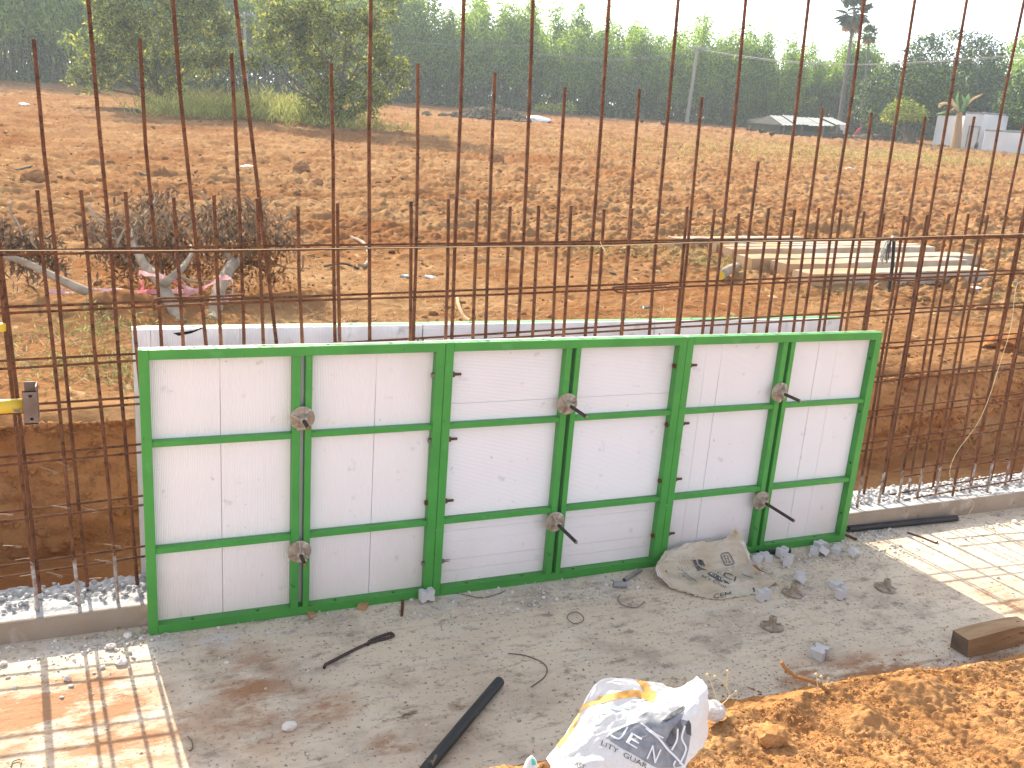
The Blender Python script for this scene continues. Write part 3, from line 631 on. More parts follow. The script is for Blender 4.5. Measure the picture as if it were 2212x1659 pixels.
for i, (a, b) in enumerate(LEVELS):
    for back in (0, 1):
        yy = (lambda x: yb(x)-.016) if back else (lambda x: yf(x)+.015)
        XX = np.linspace(-1.3, 6.0, 9); pts = []
        for x in XX:
            z = a+(b-a)*(x+.53)/5.7+random.uniform(-.004, .004)
            if i >= 7 and x < 3.3: continue
            pts.append((x, yy(x), z))
        tag(link('horizontal_rebar', rib_bar('horizontal_rebar', pts, .0049, n=5)), f"{NM[i]} level bar of the {'far' if back else 'near'} mat of the rusty cage", 'rebar')
# lapped ends bent back into hooks
def hook(P, y, label, r=.0049):
    tag(link('hooked_rebar', rib_bar('hooked_rebar', catmull([ony(a, b, y) for a, b in P], 4), r)), label, 'rebar')
hook([(527, 637), (430, 642), (345, 645), (333, 651), (330, 660), (334, 668), (342, 663), (360, 661), (430, 657), (530, 652)], .135, 'rusty bar end bent back in a hook in front of the withered branches')
hook([(1445, 614), (1385, 618), (1332, 620), (1325, 623), (1331, 629), (1345, 632), (1410, 628), (1475, 622)], .150, 'rusty bar end bent back in a hook, clear of both timber posts and branches')
hook([(2012, 600), (1940, 600), (1895, 596), (1883, 593), (1889, 600), (1905, 604), (1960, 606), (2040, 603)], .17, 'rusty bar end bent back in a hook in front of the stone posts')
# tie wires twisted round the crossings
def wire(P, r=.0011): mb = MB(); mb.tube(P, r, 4); return mb
spots = [(40, 1183), (60, 1208), (150, 1015), (205, 1108), (145, 1100), (235, 1217), (215, 1250), (70, 1243), (130, 1247), (120, 1025), (255, 1183), (22, 1115), (1960, 945), (1985, 1030), (2090, 985), (2140, 905), (2050, 1040), (1930, 1065), (2020, 1070), (1900, 1010), (2170, 1000), (2120, 940), (1995, 890), (2075, 870), (2185, 865)]
for k, (a, b) in enumerate(spots):
    x_ = ony(a, b, .16); y = yf(x_[0])-.012; p = ony(a, b, y); a_ = random.uniform(-.6, .6)
    P = [p+np.array([-.01, .01, 0]), p+np.array([0, -.006, .004]), p+np.array([.02*math.cos(a_)-.01, -.015, .012]), p+np.array([-.05*math.cos(a_), -.022, .03+.03*a_])]
    tag(wire(catmull(P, 3), .0009).build('tie_wire', 'palewire'), 'thin twisted tie wire with a loose end at a crossing low in the cage', 'wire', 'tie wires low in the cage')
# string lines
P = [ony(x, y, .14) for x, y in ((-60, 541.5), (0, 541), (370, 541), (737, 536.5), (1106, 531.5), (1300, 531), (1475, 524.5), (1850, 516), (2090, 508), (2260, 503.5))]
mb = MB(); mb.tube(P, .0016, 4); st = mb.build('string_line', 'string'); tag(st, 'pale yellow string line stretched along the top level bars', 'string')
mb = MB(); k0 = ony(1301, 532, .138)
for i in range(5): mb.tube([k0, k0+np.array([random.uniform(-.025, .025), -.005, random.uniform(-.02, .02)])], .002, 4)
mb.build('knot', 'string', st)
P = [ony(x, y, .10) for x, y in ((2215, 605), (2195, 620), (2185, 700), (2165, 770))]+[ony(x, y, .10) for x, y in ((2120, 900), (2062, 985), (2055, 1040), (2098, 1080))]+[onz(2103, 1092, .06), onz(2080, 1130, .004)]
mb = MB(); mb.tube(catmull(P, 5), .0016, 4); tag(mb.build('loose_string', 'string'), 'pale loose string hanging down the cage onto the slab', 'string')
# yellow tape on two bars
for (a, b), lab in (((4, 707), 'yellow tape wrapped on an upright bar above the steel prop'), ((2192, 614), 'yellow tape wrapped on an upright bar beside the loose string')):
    p = ony(a, b, .13); mb = MB(); mb.tube([p-np.array([0, 0, .014]), p, p+np.array([0, 0, .014])], [.013, .0135, .013], 8); tag(mb.build('yellow_tape', 'yellow'), lab, 'tape')
# adjustable steel prop pointing in from the side
yP = .06; c = ony(67, 875, yP)
t = thing('steel_prop', 'yellow and grey steel prop lying level with a rusty fork plate at its end', 'prop', tuple(c))
a0 = ony(-120, 885, yP)-c; a1 = ony(47, 876, yP)-c; am = a0+(a1-a0)*.72
mb = MB(); mb.tube([a0*3, a0, am*.5+a0*.5], .0255, 18); mb.build('outer_tube', 'galv', t, True)
mb = MB(); mb.tube([am*.5+a0*.5, am, a1+np.array([.004, 0, 0])], .0262, 18); mb.build('painted_tube', 'yellow', t, True)
def pz(x, y, yy): return ony(x, y, yy)-c
w0, w1 = pz(46, 840, yP-.03), pz(82, 912, yP-.03)
mb = MB(); L_, Rr, Tp, Bt = pz(46, 850, 0)[0], pz(78, 850, 0)[0], pz(60, 846, yP-.03)[2], pz(60, 913, yP-.03)[2]
h = (Tp-Bt)
plate_holes(mb, h, Rr-L_, .006, [(h*.13, (Rr-L_)*.55), (h*.87, (Rr-L_)*.55)], .006, .006, Matrix(((0, 1, 0, L_), (0, 0, -1, -.032), (1, 0, 0, Bt), (0, 0, 0, 1)))); mb.build('fork_plate', 'plate', t)
mb = MB(); mb.box(Rr-.005, Rr, -.0315, .034, Bt+.004, Tp+.018, .0008); mb.build('fork_web', 'plate', t)
mb = MB(); mb.box(L_+.002, Rr-.0055, .028, .034, Bt+.02, Tp+.02, .0008); mb.build('fork_plate', 'plate', t)

# ================================================================== clutter on the slab
def fl(x, y, z=0.): return onz(x, y, z)
def rotz(a): return Matrix.Rotation(a, 4, 'Z')
# notched spacer blocks
def block_mesh(seed):
    rr = random.Random(seed); s = .036; h = .040; n = .010
    def j(): return rr.uniform(-.0015, .0015)
    poly = [(-s, -s*.8), (-n-.002, -s*.8), (-n+.002, -s*.8+.008), (n-.002, -s*.8+.008), (n+.002, -s*.8), (s, -s*.8), (s, -n+.002), (s-.005, -n+.003), (s-.005, n-.003), (s, n-.002), (s, s*.8), (n+.003, s*.8), (n-.002, s*.8-.010), (-n+.002, s*.8-.010), (-n-.003, s*.8), (-s, s*.8)]
    poly = [(a+j(), b+j()) for a, b in poly]; mb = MB(); mb.prism(poly, h)
    return mb.mesh('spacer_block', 'block')
BM = [block_mesh(k) for k in range(4)]
def R3(X, Y, x, y): return ((X+x*.6175)*.54, (Y+y*.6175)*.54)
blocks = [((500, 1215), 0., .3, 0, 'white spacer block touching the sack edge, nearest the green rail'), ((545, 1205), 0, .9, 0, 'white spacer block leaning its corner beside the sack-edge block'),
          ((632, 1180), 1, .2, 0, 'white spacer block standing on its side with notches up under the end panel'), ((668, 1235), 2, .6, 0, 'white spacer block lying in front of the on-edge notched one'),
          ((862, 1165), 0, .5, 0, 'white spacer block at the bottom of the leaning pair by the panel corner'), ((905, 1180), 3, 1., .0, 'white spacer block tilted against another by the panel corner'), ((898, 1125), 0, .1, .0, 'white spacer block behind the leaning pair, against the panel foot'),
          ((1003, 1160), 0, .4, 0, 'single white spacer block between the leaning pair and the sunlit slab'), ((1103, 1190), 3, .35, 0, 'white spacer block closest to the sunlit slab, notch facing down'),
          ((768, 1335), 0, .6, 0, 'larger white spacer block of the pair by the half hidden flange'), ((755, 1365), 3, 1.1, 0, 'tilted white spacer block resting on another by the half hidden flange'),
          ((1003, 1390), 0, .1, 0, 'white spacer block of the loose pair on open slab, behind the other'), ((1018, 1450), 1, .2, 0, 'white spacer block of the loose pair on open slab, notches toward the sacks'),
          ((513, 1460), 2, .1, 0, 'white spacer block standing alone by the frayed corner of the crumpled sack')]
for k, ((a, b), mi, rz, tl, lab) in enumerate(blocks):
    p = fl(*R3(2732, 1500, a, b)); rot = [0, 0, rz*1.6]; z = 0.001
    if mi in (1, 2): rot = [math.radians(90), 0, rz]; z = .036
    if mi == 3: rot = [.5, .35, rz]; z = .022
    tag(link('spacer_block', BM[k % 4], None, (p[0], p[1]+.015, z*.84), rot, random.uniform(.78, .88)), lab, 'spacer block')
p = fl(1775, 1424); tag(link('spacer_block', BM[1], None, (p[0], p[1]+.02, .002), (0, 0, .5)), 'white spacer block lying by itself beside the dark brown patch', 'spacer block')
p = fl(922, 1303); tag(link('spacer_block', BM[2], None, (p[0], p[1]+.03, .036), (math.radians(90), 0, .1), .9), 'pale spacer block wedged under the joint of two panels', 'spacer block')
# flange nuts lying on the slab
for (a, b), lab, rz in (((1310, 1385), 'round flanged nut lying by the edge of the sunlit slab', .3), ((712, 1420), 'round flanged nut half behind white spacer blocks and the sack string', 1.), ((575, 1635), 'round flanged nut alone on the shaded slab, nearest the timber-side dark patch', 2.)):
    p = fl(*R3(2732, 1500, a, b)); t = thing('flange_nut', lab, 'flange nut', (p[0], p[1], .0), (.06, .05, rz))
    mb = MB(); mb.lathe([(.048, 0), (.053, .003), (.053, .008), (.047, .010), (.030, .012)], 26); fo = mb.build('flange', 'cast', t)
    mb = MB(); mb.lathe([(.021, .010), (.0175, .020), (.0165, .052), (.0145, .054), (.0095, .053), (.0092, .03)], 14); mb.build('stub', 'cast', t)
    for k in range(3): mb = MB(); mb.box(.014, .046, -.003, .003, .009, .018, .001); mb.xf(rotz(k*2.094)); mb.build('rib', 'cast', fo)
# pipes
def pipe(P, r, name, lab, m='pipe', hollow=True):
    t = thing(name, lab, 'pipe', tuple(P[0])); Q = [np.asarray(q)-P[0] for q in P]
    mb = MB(); mb.tube(catmull(Q, 5), r, 16, cap=not hollow)
    if hollow: mb.tube(catmull(Q, 5)[::-1], r*.86, 16, cap=False)
    mb.build('pipe_wall', m, t, True); return t
def z_(p, z): return np.array([p[0], p[1], z])
A_, B_ = fl(888, 1700, .021), fl(1079, 1472, .021)
pp = pipe([A_, A_*.5+B_*.5+np.array([0, 0, .002]), B_], .0205, 'black_pipe', 'dusty black plastic pipe lying alone across the shaded slab')
mb = MB(); c = fl(940, 1640, .04)-A_; mb.add([c+np.array(q) for q in ((-.02, -.03, .0), (.012, .012, .004), (.004, .03, .001), (-.016, .0, .002))], [(0, 1, 2, 3)]); mb.build('peeled_flap', 'woodend', pp)
pipe([fl(1832, 1143, .018), fl(1950, 1131, .018), fl(2066, 1119, .019)], .019, 'black_pipe', 'black plastic pipe lying against the foot of the kerb')
pipe([fl(1637, 1195, .014), fl(1706, 1189, .014)], .014, 'black_pipe', 'short black pipe under the end panel behind spacer blocks')
P0 = [fl(1845, 1158, .008), fl(1872, 1150, .009), fl(1888, 1160, .008)]
pipe([fl(*R3(2732, 1500, 1040, 1030), .009), fl(*R3(2732, 1500, 1125, 1065), .009)], .007, 'rusty_bar_stub', 'short dark bar stub pointing from the panel corner to the light', 'rust', False)
pipe([fl(*R3(1366, 2200, 1762, 222), .0155), fl(*R3(1366, 2200, 1848, 226), .0155)], .0155, 'grey_sleeve', 'short grey plastic sleeve lying near the sack and panel foot', 'pvc')
pipe([fl(*R3(1366, 2200, 1832, 195), .010), fl(*R3(1366, 2200, 1938, 130), .012)], .0095, 'grey_tube', 'slim grey metal tube lying across from the short grey sleeve', 'galv')
# hairpin bar
P = [fl(*q, .007) for q in ((700, 1443), (703, 1436), (712, 1431), (790, 1392), (845, 1376), (848, 1370), (838, 1369), (800, 1384), (795, 1393))]
tag(link('hairpin_bar', rib_bar('hairpin_bar', catmull(P, 5), .0062, 'darksteel')), 'dark hairpin rod with a looped end on the shaded slab', 'rod')
tag(link('bar_stub', rib_bar('bar_stub', [fl(870, 1297, .008), fl(868, 1330, .006)], .0062)), 'rusty bar stub poking out from under the panel', 'rod')
# wooden chips under the panels
for (a, b), lab, rz, s in (((676, 1335), 'pale wood wedge under the panel frame, nearer the bare cage', .1, (.030, .06, .014)), ((780, 1318), 'pale wood wedge under the panel frame, nearer the bar stub', -.5, (.040, .07, .02))):
    p = fl(a, b); mb = MB(); mb.box(-s[0]/2, s[0]/2, -.0, s[1], 0, s[2], .002); o = mb.build('wood_wedge', 'chip'); o.location = (p[0], p[1]-.005, .001); o.rotation_euler = (0, 0, rz); tag(o, lab, 'wedge')
# timber block
p0, p1 = fl(2086, 1421), fl(2290, 1375)
t = thing('timber_block', 'squared weathered timber block resting at the end of the shaded slab', 'timber', (p0[0], p0[1], 0), (0, 0, math.atan2(p1[1]-p0[1], p1[0]-p0[0])))
L_ = .42; V = []; ns = 14
for i in range(ns+1):
    u = i/ns; x = u*L_; w = .085+.004*math.sin(u*7); h = .088+.014*math.sin(u*math.pi)-.02*max(0, u-.8); y0 = -.006*math.sin(u*5)
    V += [(x+.010, y0, .0), (x, y0+.006, h*.95), (x-.006, y0+w, h), (x+.004, y0+w+.004, 0.)]
F = [(i*4+j, (i+1)*4+j, (i+1)*4+(j+1) % 4, i*4+(j+1) % 4) for i in range(ns) for j in range(4)]
mb = MB(); mb.add(V, F); bo = mb.build('beam', 'wood', t)
mb = MB(); mb.add([V[0], V[1], V[2], V[3]], [(3, 2, 1, 0)]); mb.build('end_grain', 'woodend', t); mb = MB(); mb.add(V[-4:], [(0, 1, 2, 3)]); mb.build('end_grain', 'woodend', t)
mb = MB(); mb.lathe([(.010, -.002), (.010, .0012)], 14, Matrix.Translation((.19, .0, .045)) @ Matrix.Rotation(math.radians(90), 4, 'X') @ Matrix.Scale(1.3, 4, (1, 0, 0))); mb.build('painted_hole', 'blackhole', bo)  # black disc on the surface, painted as the shaded inside of a hole
# wires on the floor
for P, lab in (([(1480, 1385), (1420, 1370), (1330, 1372)], None),
               ([(1097, 1411), (1135, 1416), (1170, 1430), (1182, 1445), (1176, 1462), (1160, 1475), (1147, 1484)], 'thin dark wire lying in a long bow on the open shaded slab'),
               ([(1224, 1335), (1230, 1326), (1245, 1322), (1258, 1330), (1260, 1340), (1245, 1347), (1232, 1343), (1226, 1336)], 'small ring of dark wire on the slab below the middle panel'),
               ([(960, 1275), (1000, 1284), (1040, 1291), (1078, 1282), (1092, 1275)], 'long dark wire curving along the foot of the middle panel'),
               ([(1340, 1285), (1335, 1295), (1345, 1307), (1375, 1312), (1392, 1300)], 'open loop of dark wire between grey sleeve and sack'),
               ([(405, 1590), (414, 1600), (416, 1615), (410, 1622)], 'short hooked wire by the sunlit slab edge'),
               ([(23, 1656), (28, 1645), (45, 1640), (44, 1650)], 'bent wire hook on the sunlit slab'),
               ([(1960, 1150), (1990, 1160), (2020, 1172), (2025, 1170)], 'rusty bar offcut crossing into the sunlit slab')):
    if lab is None: continue
    mb = MB(); mb.tube(catmull([fl(a, b, .004+.003*random.random()) for a, b in P], 5), .0022 if 'offcut' not in lab else .005, 5); tag(mb.build('floor_wire', 'wire' if 'offcut' not in lab else 'rust'), lab, 'wire')
# stones that can be told apart
for k, ((a, b), s, m, lab) in enumerate((((1178*.3335/.3335*1.0 if 0 else 625, 1575), .026, 'gravel', 'grey chip of concrete lying alone on the shaded slab'), ((276, 1376), .020, 'gravel', 'pale round stone on the slab near the green panel corner'), ((240, 1400), .020, 'stone', 'pale stone at the edge of the sunlit slab'), ((8, 1437), .017, 'stone', 'small pale stone in the sun at the kerb shadow'), ((146, 1470), .015, 'stone', 'small stone between two bar shadows'), ((263, 1434), .022, 'gravel', 'flat grey chip among the bar shadows'), ((2192, 1130), .022, 'gravel', 'grey stone in the sun near the kerb'), ((490, 1433), .010, 'gravel', 'tiny grey chip above the red stain'))):
    p = fl(a, b); tag(link('stone', rock_mesh('stone', m, k+3, 2, .35, (1, .8, .55)), None, (p[0], p[1], s*.4), (0, 0, k*1.3), s), lab, 'stone')
# loose grit: nobody could count it
n = 3600; gx = []; 
def scat(cx, cy, rx, ry, n): return np.stack([RNG.normal(cx, rx, n), RNG.normal(cy, ry, n)], -1)
G = np.vstack([np.stack([RNG.uniform(-.6, 3.7, 900), -np.abs(RNG.normal(0, .13, 900))+.06], -1), scat(*_fl(1085, 1310), .18, .06, 160), scat(*_fl(1300, 1270), .22, .08, 220), scat(*_fl(250, 1390), .12, .05, 160), scat(*_fl(230, 1425), .12, .07, 60),
               scat(*_fl(1830, 1200), .3, .10, 500), scat(*_fl(1890, 1155), .12, .04, 220), scat(*_fl(2150, 1120), .4, .08, 260), np.stack([RNG.uniform(-1, 5, 330), RNG.uniform(-1.5, .05, 330)], -1), scat(*_fl(1740, 1270), .25, .15, 260)])
G = G[G[:, 1] < kface(G[:, 0])-.006]; S = np.clip(RNG.lognormal(-5.35, .45, len(G)), .0022, .013)
kind(link('gravel', rocks(np.stack([G[:, 0], G[:, 1], S*.3], -1), S, 'gravel', 'gravel'), None), 'stuff')
# ================================================================== crumpled sack against the panel
def surf(grid, nu, nv, wr=.004, seed=0, fr=30.):
    """smooth surface through a grid of 3-D points, with wrinkles; returns sampler and mesh arrays"""
    g = np.array(grid, float); rows = np.stack([np.array(catmull(list(r_), 10)) for r_ in g]); full = np.stack([np.array(catmull(list(rows[:, j]), 10)) for j in range(rows.shape[1])], 1)
    def ev(u, v):
        a = np.clip(np.asarray(v, float), 0, 1)*(full.shape[0]-1); b = np.clip(np.asarray(u, float), 0, 1)*(full.shape[1]-1)
        i = np.minimum(a.astype(int), full.shape[0]-2); j = np.minimum(b.astype(int), full.shape[1]-2); fa = (a-i)[..., None]; fb = (b-j)[..., None]
        return (full[i, j]*(1-fa)+full[i+1, j]*fa)*(1-fb)+(full[i, j+1]*(1-fa)+full[i+1, j+1]*fa)*fb
    def nrm(u, v, e=.01):
        n_ = np.cross(ev(np.minimum(u+e, 1), v)-ev(np.maximum(u-e, 0), v), ev(u, np.minimum(v+e, 1))-ev(u, np.maximum(v-e, 0))); n_ /= np.linalg.norm(n_, axis=-1)[..., None]+1e-9
        return np.where((n_ @ np.array([0, -.5, .8]))[..., None] < 0, -n_, n_)
    def P(u, v, off=0.):
        u = np.asarray(u, float); v = np.asarray(v, float); w = wr*(fbm(u*fr*.22, v*fr*.3, 0, 3, seed)*1.6+(1-np.abs(vnoise(u*fr*.35+v*3, v*fr*.5-u*4, 0, seed+7))*2)*.8+fbm(u*fr, v*fr, 0, 2, seed+3)*.35)
        return ev(u, v)+nrm(u, v)*(w+off)[..., None]
    uu, vv = np.meshgrid(np.linspace(0, 1, nu), np.linspace(0, 1, nv))
    return P, P(uu, vv).reshape(-1, 3), gridfaces(nv, nu)
def strip_on(P, uv, wd, m, parent, name, off=.0015, n=60):
    c = np.array(catmull([np.array([a, b, 0.]) for a, b in uv], 8))[:, :2]; d = np.gradient(c, axis=0); d /= np.linalg.norm(d, axis=1)[:, None]+1e-9; nn = np.stack([-d[:, 1], d[:, 0]], -1)*wd/2
    V = np.vstack([P(*(c-nn).T, np.full(len(c), off)), P(*(c+nn).T, np.full(len(c), off))]); return link(name, npmesh(name, V, gridfaces(2, len(c)), m), parent)
def proj(p):
    q = np.asarray(p)-CC; z = q @ _f; return np.stack([1106+CF*(q @ _r)/z, 829.5-CF*(q @ _u)/z], -1)
class UV:
    """finds the place on a surface that a photo pixel shows"""
    def __init__(s, P, n=80):
        s.P = P; u, v = np.meshgrid(np.linspace(0, 1, n), np.linspace(0, 1, n)); s.u, s.v = u.ravel(), v.ravel(); s.q = proj(P(s.u, s.v))
    def __call__(s, px):
        px = np.atleast_2d(px); i = [int(np.argmin(((s.q-p)**2).sum(1))) for p in px]; u, v = s.u[i].copy(), s.v[i].copy(); e = .006
        for it in range(2):
            q = proj(s.P(u, v)); ju = (proj(s.P(u+e, v))-q)/e; jv = (proj(s.P(u, v+e))-q)/e; r_ = px-q; det = ju[:, 0]*jv[:, 1]-ju[:, 1]*jv[:, 0]; det = np.where(np.abs(det) < 300, 1e9, det)
            du = np.clip((r_[:, 0]*jv[:, 1]-r_[:, 1]*jv[:, 0])/det, -.012, .012); dv = np.clip((ju[:, 0]*r_[:, 1]-ju[:, 1]*r_[:, 0])/det, -.012, .012); u = np.clip(u+du, 0, 1); v = np.clip(v+dv, 0, 1)
        return u, v
    def lay(s, px, off): u, v = s(px); return s.P(u, v, np.full(len(u), off))
def text_px(U, txt, p0, p1, pt, m, parent, off=.0015, name='printed_word'):
    cu = bpy.data.curves.new('txt', 'FONT'); cu.body = txt; cu.resolution_u = 2; ob = bpy.data.objects.new('txt', cu); COL.objects.link(ob)
    bpy.context.view_layer.update(); me = bpy.data.meshes.new_from_object(ob.evaluated_get(bpy.context.evaluated_depsgraph_get())); COL.objects.unlink(ob); bpy.data.objects.remove(ob)
    bm = bmesh.new(); bm.from_mesh(me); bmesh.ops.triangulate(bm, faces=bm.faces[:]); bmesh.ops.subdivide_edges(bm, edges=bm.edges[:], cuts=1, use_grid_fill=True)
    co = np.array([v.co[:] for v in bm.verts]); a = (co[:, 0]-co[:, 0].min())/np.ptp(co[:, 0]); b = (co[:, 1]-co[:, 1].min())/np.ptp(co[:, 1])
    p0, p1, pt = map(np.array, (p0, p1, pt)); q = U.lay(p0+a[:, None]*(p1-p0)+b[:, None]*(pt-p0), off)
    for v, c in zip(bm.verts, q): v.co = c
    bm.to_mesh(me); bm.free(); me.materials.clear(); me.materials.append(M[m]); return link(name, me, parent)
def strip_px(U, P, w, m, parent, off=.0015, name='printed_mark', closed=False):
    c = np.array(catmull([np.array([a, b, 0.]) for a, b in P], 6) if len(P) > 2 else [np.array([*P[0], 0.])*(1-t_)+np.array([*P[1], 0.])*t_ for t_ in np.linspace(0, 1, 7)])[:, :2]
    d = np.gradient(c, axis=0); d /= np.linalg.norm(d, axis=1)[:, None]+1e-9; nn = np.stack([-d[:, 1], d[:, 0]], -1)*w/2
    return link(name, npmesh(name, np.vstack([U.lay(c-nn, off), U.lay(c, off), U.lay(c+nn, off)]), gridfaces(3, len(c)), m), parent)
def patch_px(U, poly, m, parent, off=.001, name='printed_panel', cut=5.):
    bm = bmesh.new(); f = bm.faces.new([bm.verts.new((a, b, 0)) for a, b in poly]); bmesh.ops.triangulate(bm, faces=[f])
    for it in range(4): bmesh.ops.subdivide_edges(bm, edges=[e for e in bm.edges if e.calc_length() > cut], cuts=1, use_grid_fill=True); bmesh.ops.triangulate(bm, faces=bm.faces[:])
    q = U.lay(np.array([v.co[:2] for v in bm.verts]), off)
    for v, c in zip(bm.verts, q): v.co = c
    me = bpy.data.meshes.new(name); bm.to_mesh(me); bm.free(); me.materials.append(M[m]); return link(name, me, parent)
def S1(x, y): return (1382.4+x*.1465, 1123.2+y*.1465)
def row(pts, f): return [f(*S1(*q)) for q in pts]
grid = [row([(370, 455), (560, 385), (740, 345), (1060, 300), (1290, 240), (1430, 185)], lambda x, y: ony(x, y, -.012)),
        row([(300, 560), (500, 500), (760, 450), (1060, 420), (1330, 380), (1540, 350)], lambda x, y: ony(x, y, -.045)),
        row([(245, 650), (480, 640), (800, 600), (1100, 580), (1400, 570), (1640, 580)], lambda x, y: ony(x, y, -.085)),
        row([(215, 735), (470, 790), (820, 780), (1150, 790), (1450, 770), (1730, 730)], lambda x, y: ony(x, y, -.125)),
        row([(300, 850), (540, 930), (840, 930), (1180, 930), (1500, 900), (1850, 840)], lambda x, y: onz(x, y, .028)),
        row([(440, 985), (640, 1050), (860, 1090), (1180, 1060), (1560, 1000), (2010, 910)], lambda x, y: onz(x, y, .012)),
        row([(640, 1050), (760, 1080), (930, 1140), (1160, 1180), (1500, 1130), (1720, 1095)], lambda x, y: onz(x, y, .003))]
SP, V, F = surf(grid, 110, 90, .0085, 3, 26.)
V[:, 2] = np.maximum(V[:, 2], .002)
_SP = SP
def SP(u, v, off=0.):
    q = _SP(u, v, off); q[..., 2] = np.maximum(q[..., 2], .002+np.asarray(off)); return q
t = thing('crumpled_sack', 'dirty empty cement sack crumpled against the foot of the end panel', 'sack')
ck = link('sack_cloth', npmesh('sack_cloth', V, F, 'sack'), t)
U1 = UV(SP); Z = lambda L: [S1(*q) for q in L]
for L_, w in (([(1200, 500), (1250, 482), (1300, 482), (1325, 510), (1360, 570), (1385, 625), (1375, 650), (1330, 662), (1270, 670), (1245, 655), (1215, 590), (1190, 535), (1200, 500)], 1.6), ([(1212, 512), (1255, 497), (1292, 498), (1310, 520), (1345, 580), (1368, 625), (1355, 640), (1275, 655), (1255, 640), (1228, 590), (1205, 540), (1212, 512)], .8), ([(1222, 535), (1268, 522)], 1.7), ([(1240, 532), (1268, 600), (1282, 635)], 1.7), ([(1282, 524), (1300, 560), (1275, 570)], 1.7), ([(1298, 575), (1320, 620)], 1.7), ([(1300, 628), (1345, 615)], 1.7)):
    strip_px(U1, Z(L_), w, 'print', ck)
patch_px(U1, Z([(985, 795), (1040, 768), (1130, 800), (1200, 850), (1270, 900), (1335, 952), (1240, 932), (1120, 880), (1040, 830)]), 'print', ck)
patch_px(U1, Z([(770, 555), (810, 560), (850, 650), (900, 700), (1000, 745), (900, 740), (850, 760), (805, 680)]), 'print', ck); patch_px(U1, Z([(850, 580), (935, 590), (940, 620), (890, 615), (920, 650), (960, 680), (900, 690), (860, 640)]), 'print', ck)
for txt, p0, p1, pt, m_ in (('CI', (1210, 830), (1400, 915), (1240, 755), 'print'), ('EME', (1030, 808), (1240, 915), (1050, 780), 'printwhite'), ("er's Choi", (900, 835), (1250, 1010), (925, 790), 'print'), ('CEM', (1085, 1165), (1345, 1125), (1080, 1095), 'print'), ('C', (1130, 790), (1200, 800), (1140, 758), 'print'), ('The', (735, 590), (790, 690), (760, 575), 'print'), ('L', (372, 765), (430, 800), (385, 740), 'print')):
    text_px(U1, txt, S1(*p0), S1(*p1), S1(*pt), m_, ck)
for i in range(16):        # lines of small print too worn to read
    x_ = 560+(i % 4)*42+random.uniform(-5, 5); y_ = 490+(i//4)*95; strip_px(U1, Z([(x_, y_), (x_+20, y_+40), (x_+25+random.uniform(0, 20), y_+70)]), random.uniform(.5, 1.), 'printgrey', ck)
for i in range(14): x_ = 600+i*14; y_ = 760+i*9+random.uniform(-30, 60); strip_px(U1, Z([(x_, y_), (x_+55, y_+38)]), random.uniform(.5, 1.1), 'printgrey', ck)
strip_px(U1, Z([(960, 322), (1050, 312), (1150, 290), (1280, 255)]), 2.2, 'printgrey', ck); strip_px(U1, Z([(1500, 800), (1580, 830), (1670, 860)]), 2.5, 'printgrey', ck); strip_px(U1, Z([(1670, 1000), (1690, 1060)]), 4., 'print', ck)
for off_, m_, w_ in ((0., 'printwhite', .030), (.001, 'redstitch', .005)):
    strip_on(SP, [(.015, .45), (.015, .6), (.02, .75), (.03, .88), (.12, .955), (.25, .94), (.37, .87)], w_, m_, ck, 'sewn_hem', .002+off_)
    strip_on(SP, [(.97, .12), (.975, .25), (.98, .38), (.985, .5)], w_, m_, ck, 'sewn_hem', .002+off_)
mb = MB(); c = ony(*S1(1400, 190), -.02)
for i in range(60):
    d_ = np.array([random.gauss(0, .016), random.gauss(-.008, .008), random.gauss(.006, .014)]); mb.tube([c+d_*.2, c+d_*.7+np.array([0, 0, .004]), c+d_*1.3], .0008, 3)
mb.build('frayed_tuft', 'string', t)
mb = MB(); c = onz(*S1(1990, 915), .014)
for i in range(36):
    d_ = np.array([abs(random.gauss(0, .018)), random.gauss(-.006, .012), random.gauss(-.004, .006)]); mb.tube([c+d_*.2, c+d_], .0008, 3)
mb.build('frayed_tuft', 'string', t)
P = [onz(*q, .006) for q in (S1(2010, 930), S1(2120, 1070), (1713, 1300), (1740, 1325), (1757, 1340), (1790, 1350))]
mb = MB(); mb.tube(catmull(P, 5), .0012, 4); mb.build('loose_thread', 'string', t)
mb = MB(); P = [onz(*S1(*q), .03) for q in ((1690, 670), (1760, 740), (1900, 790))]; mb.tube(P, [.012, .007, .003], 6, flat=.4); mb.build('brown_tag', 'root', t)

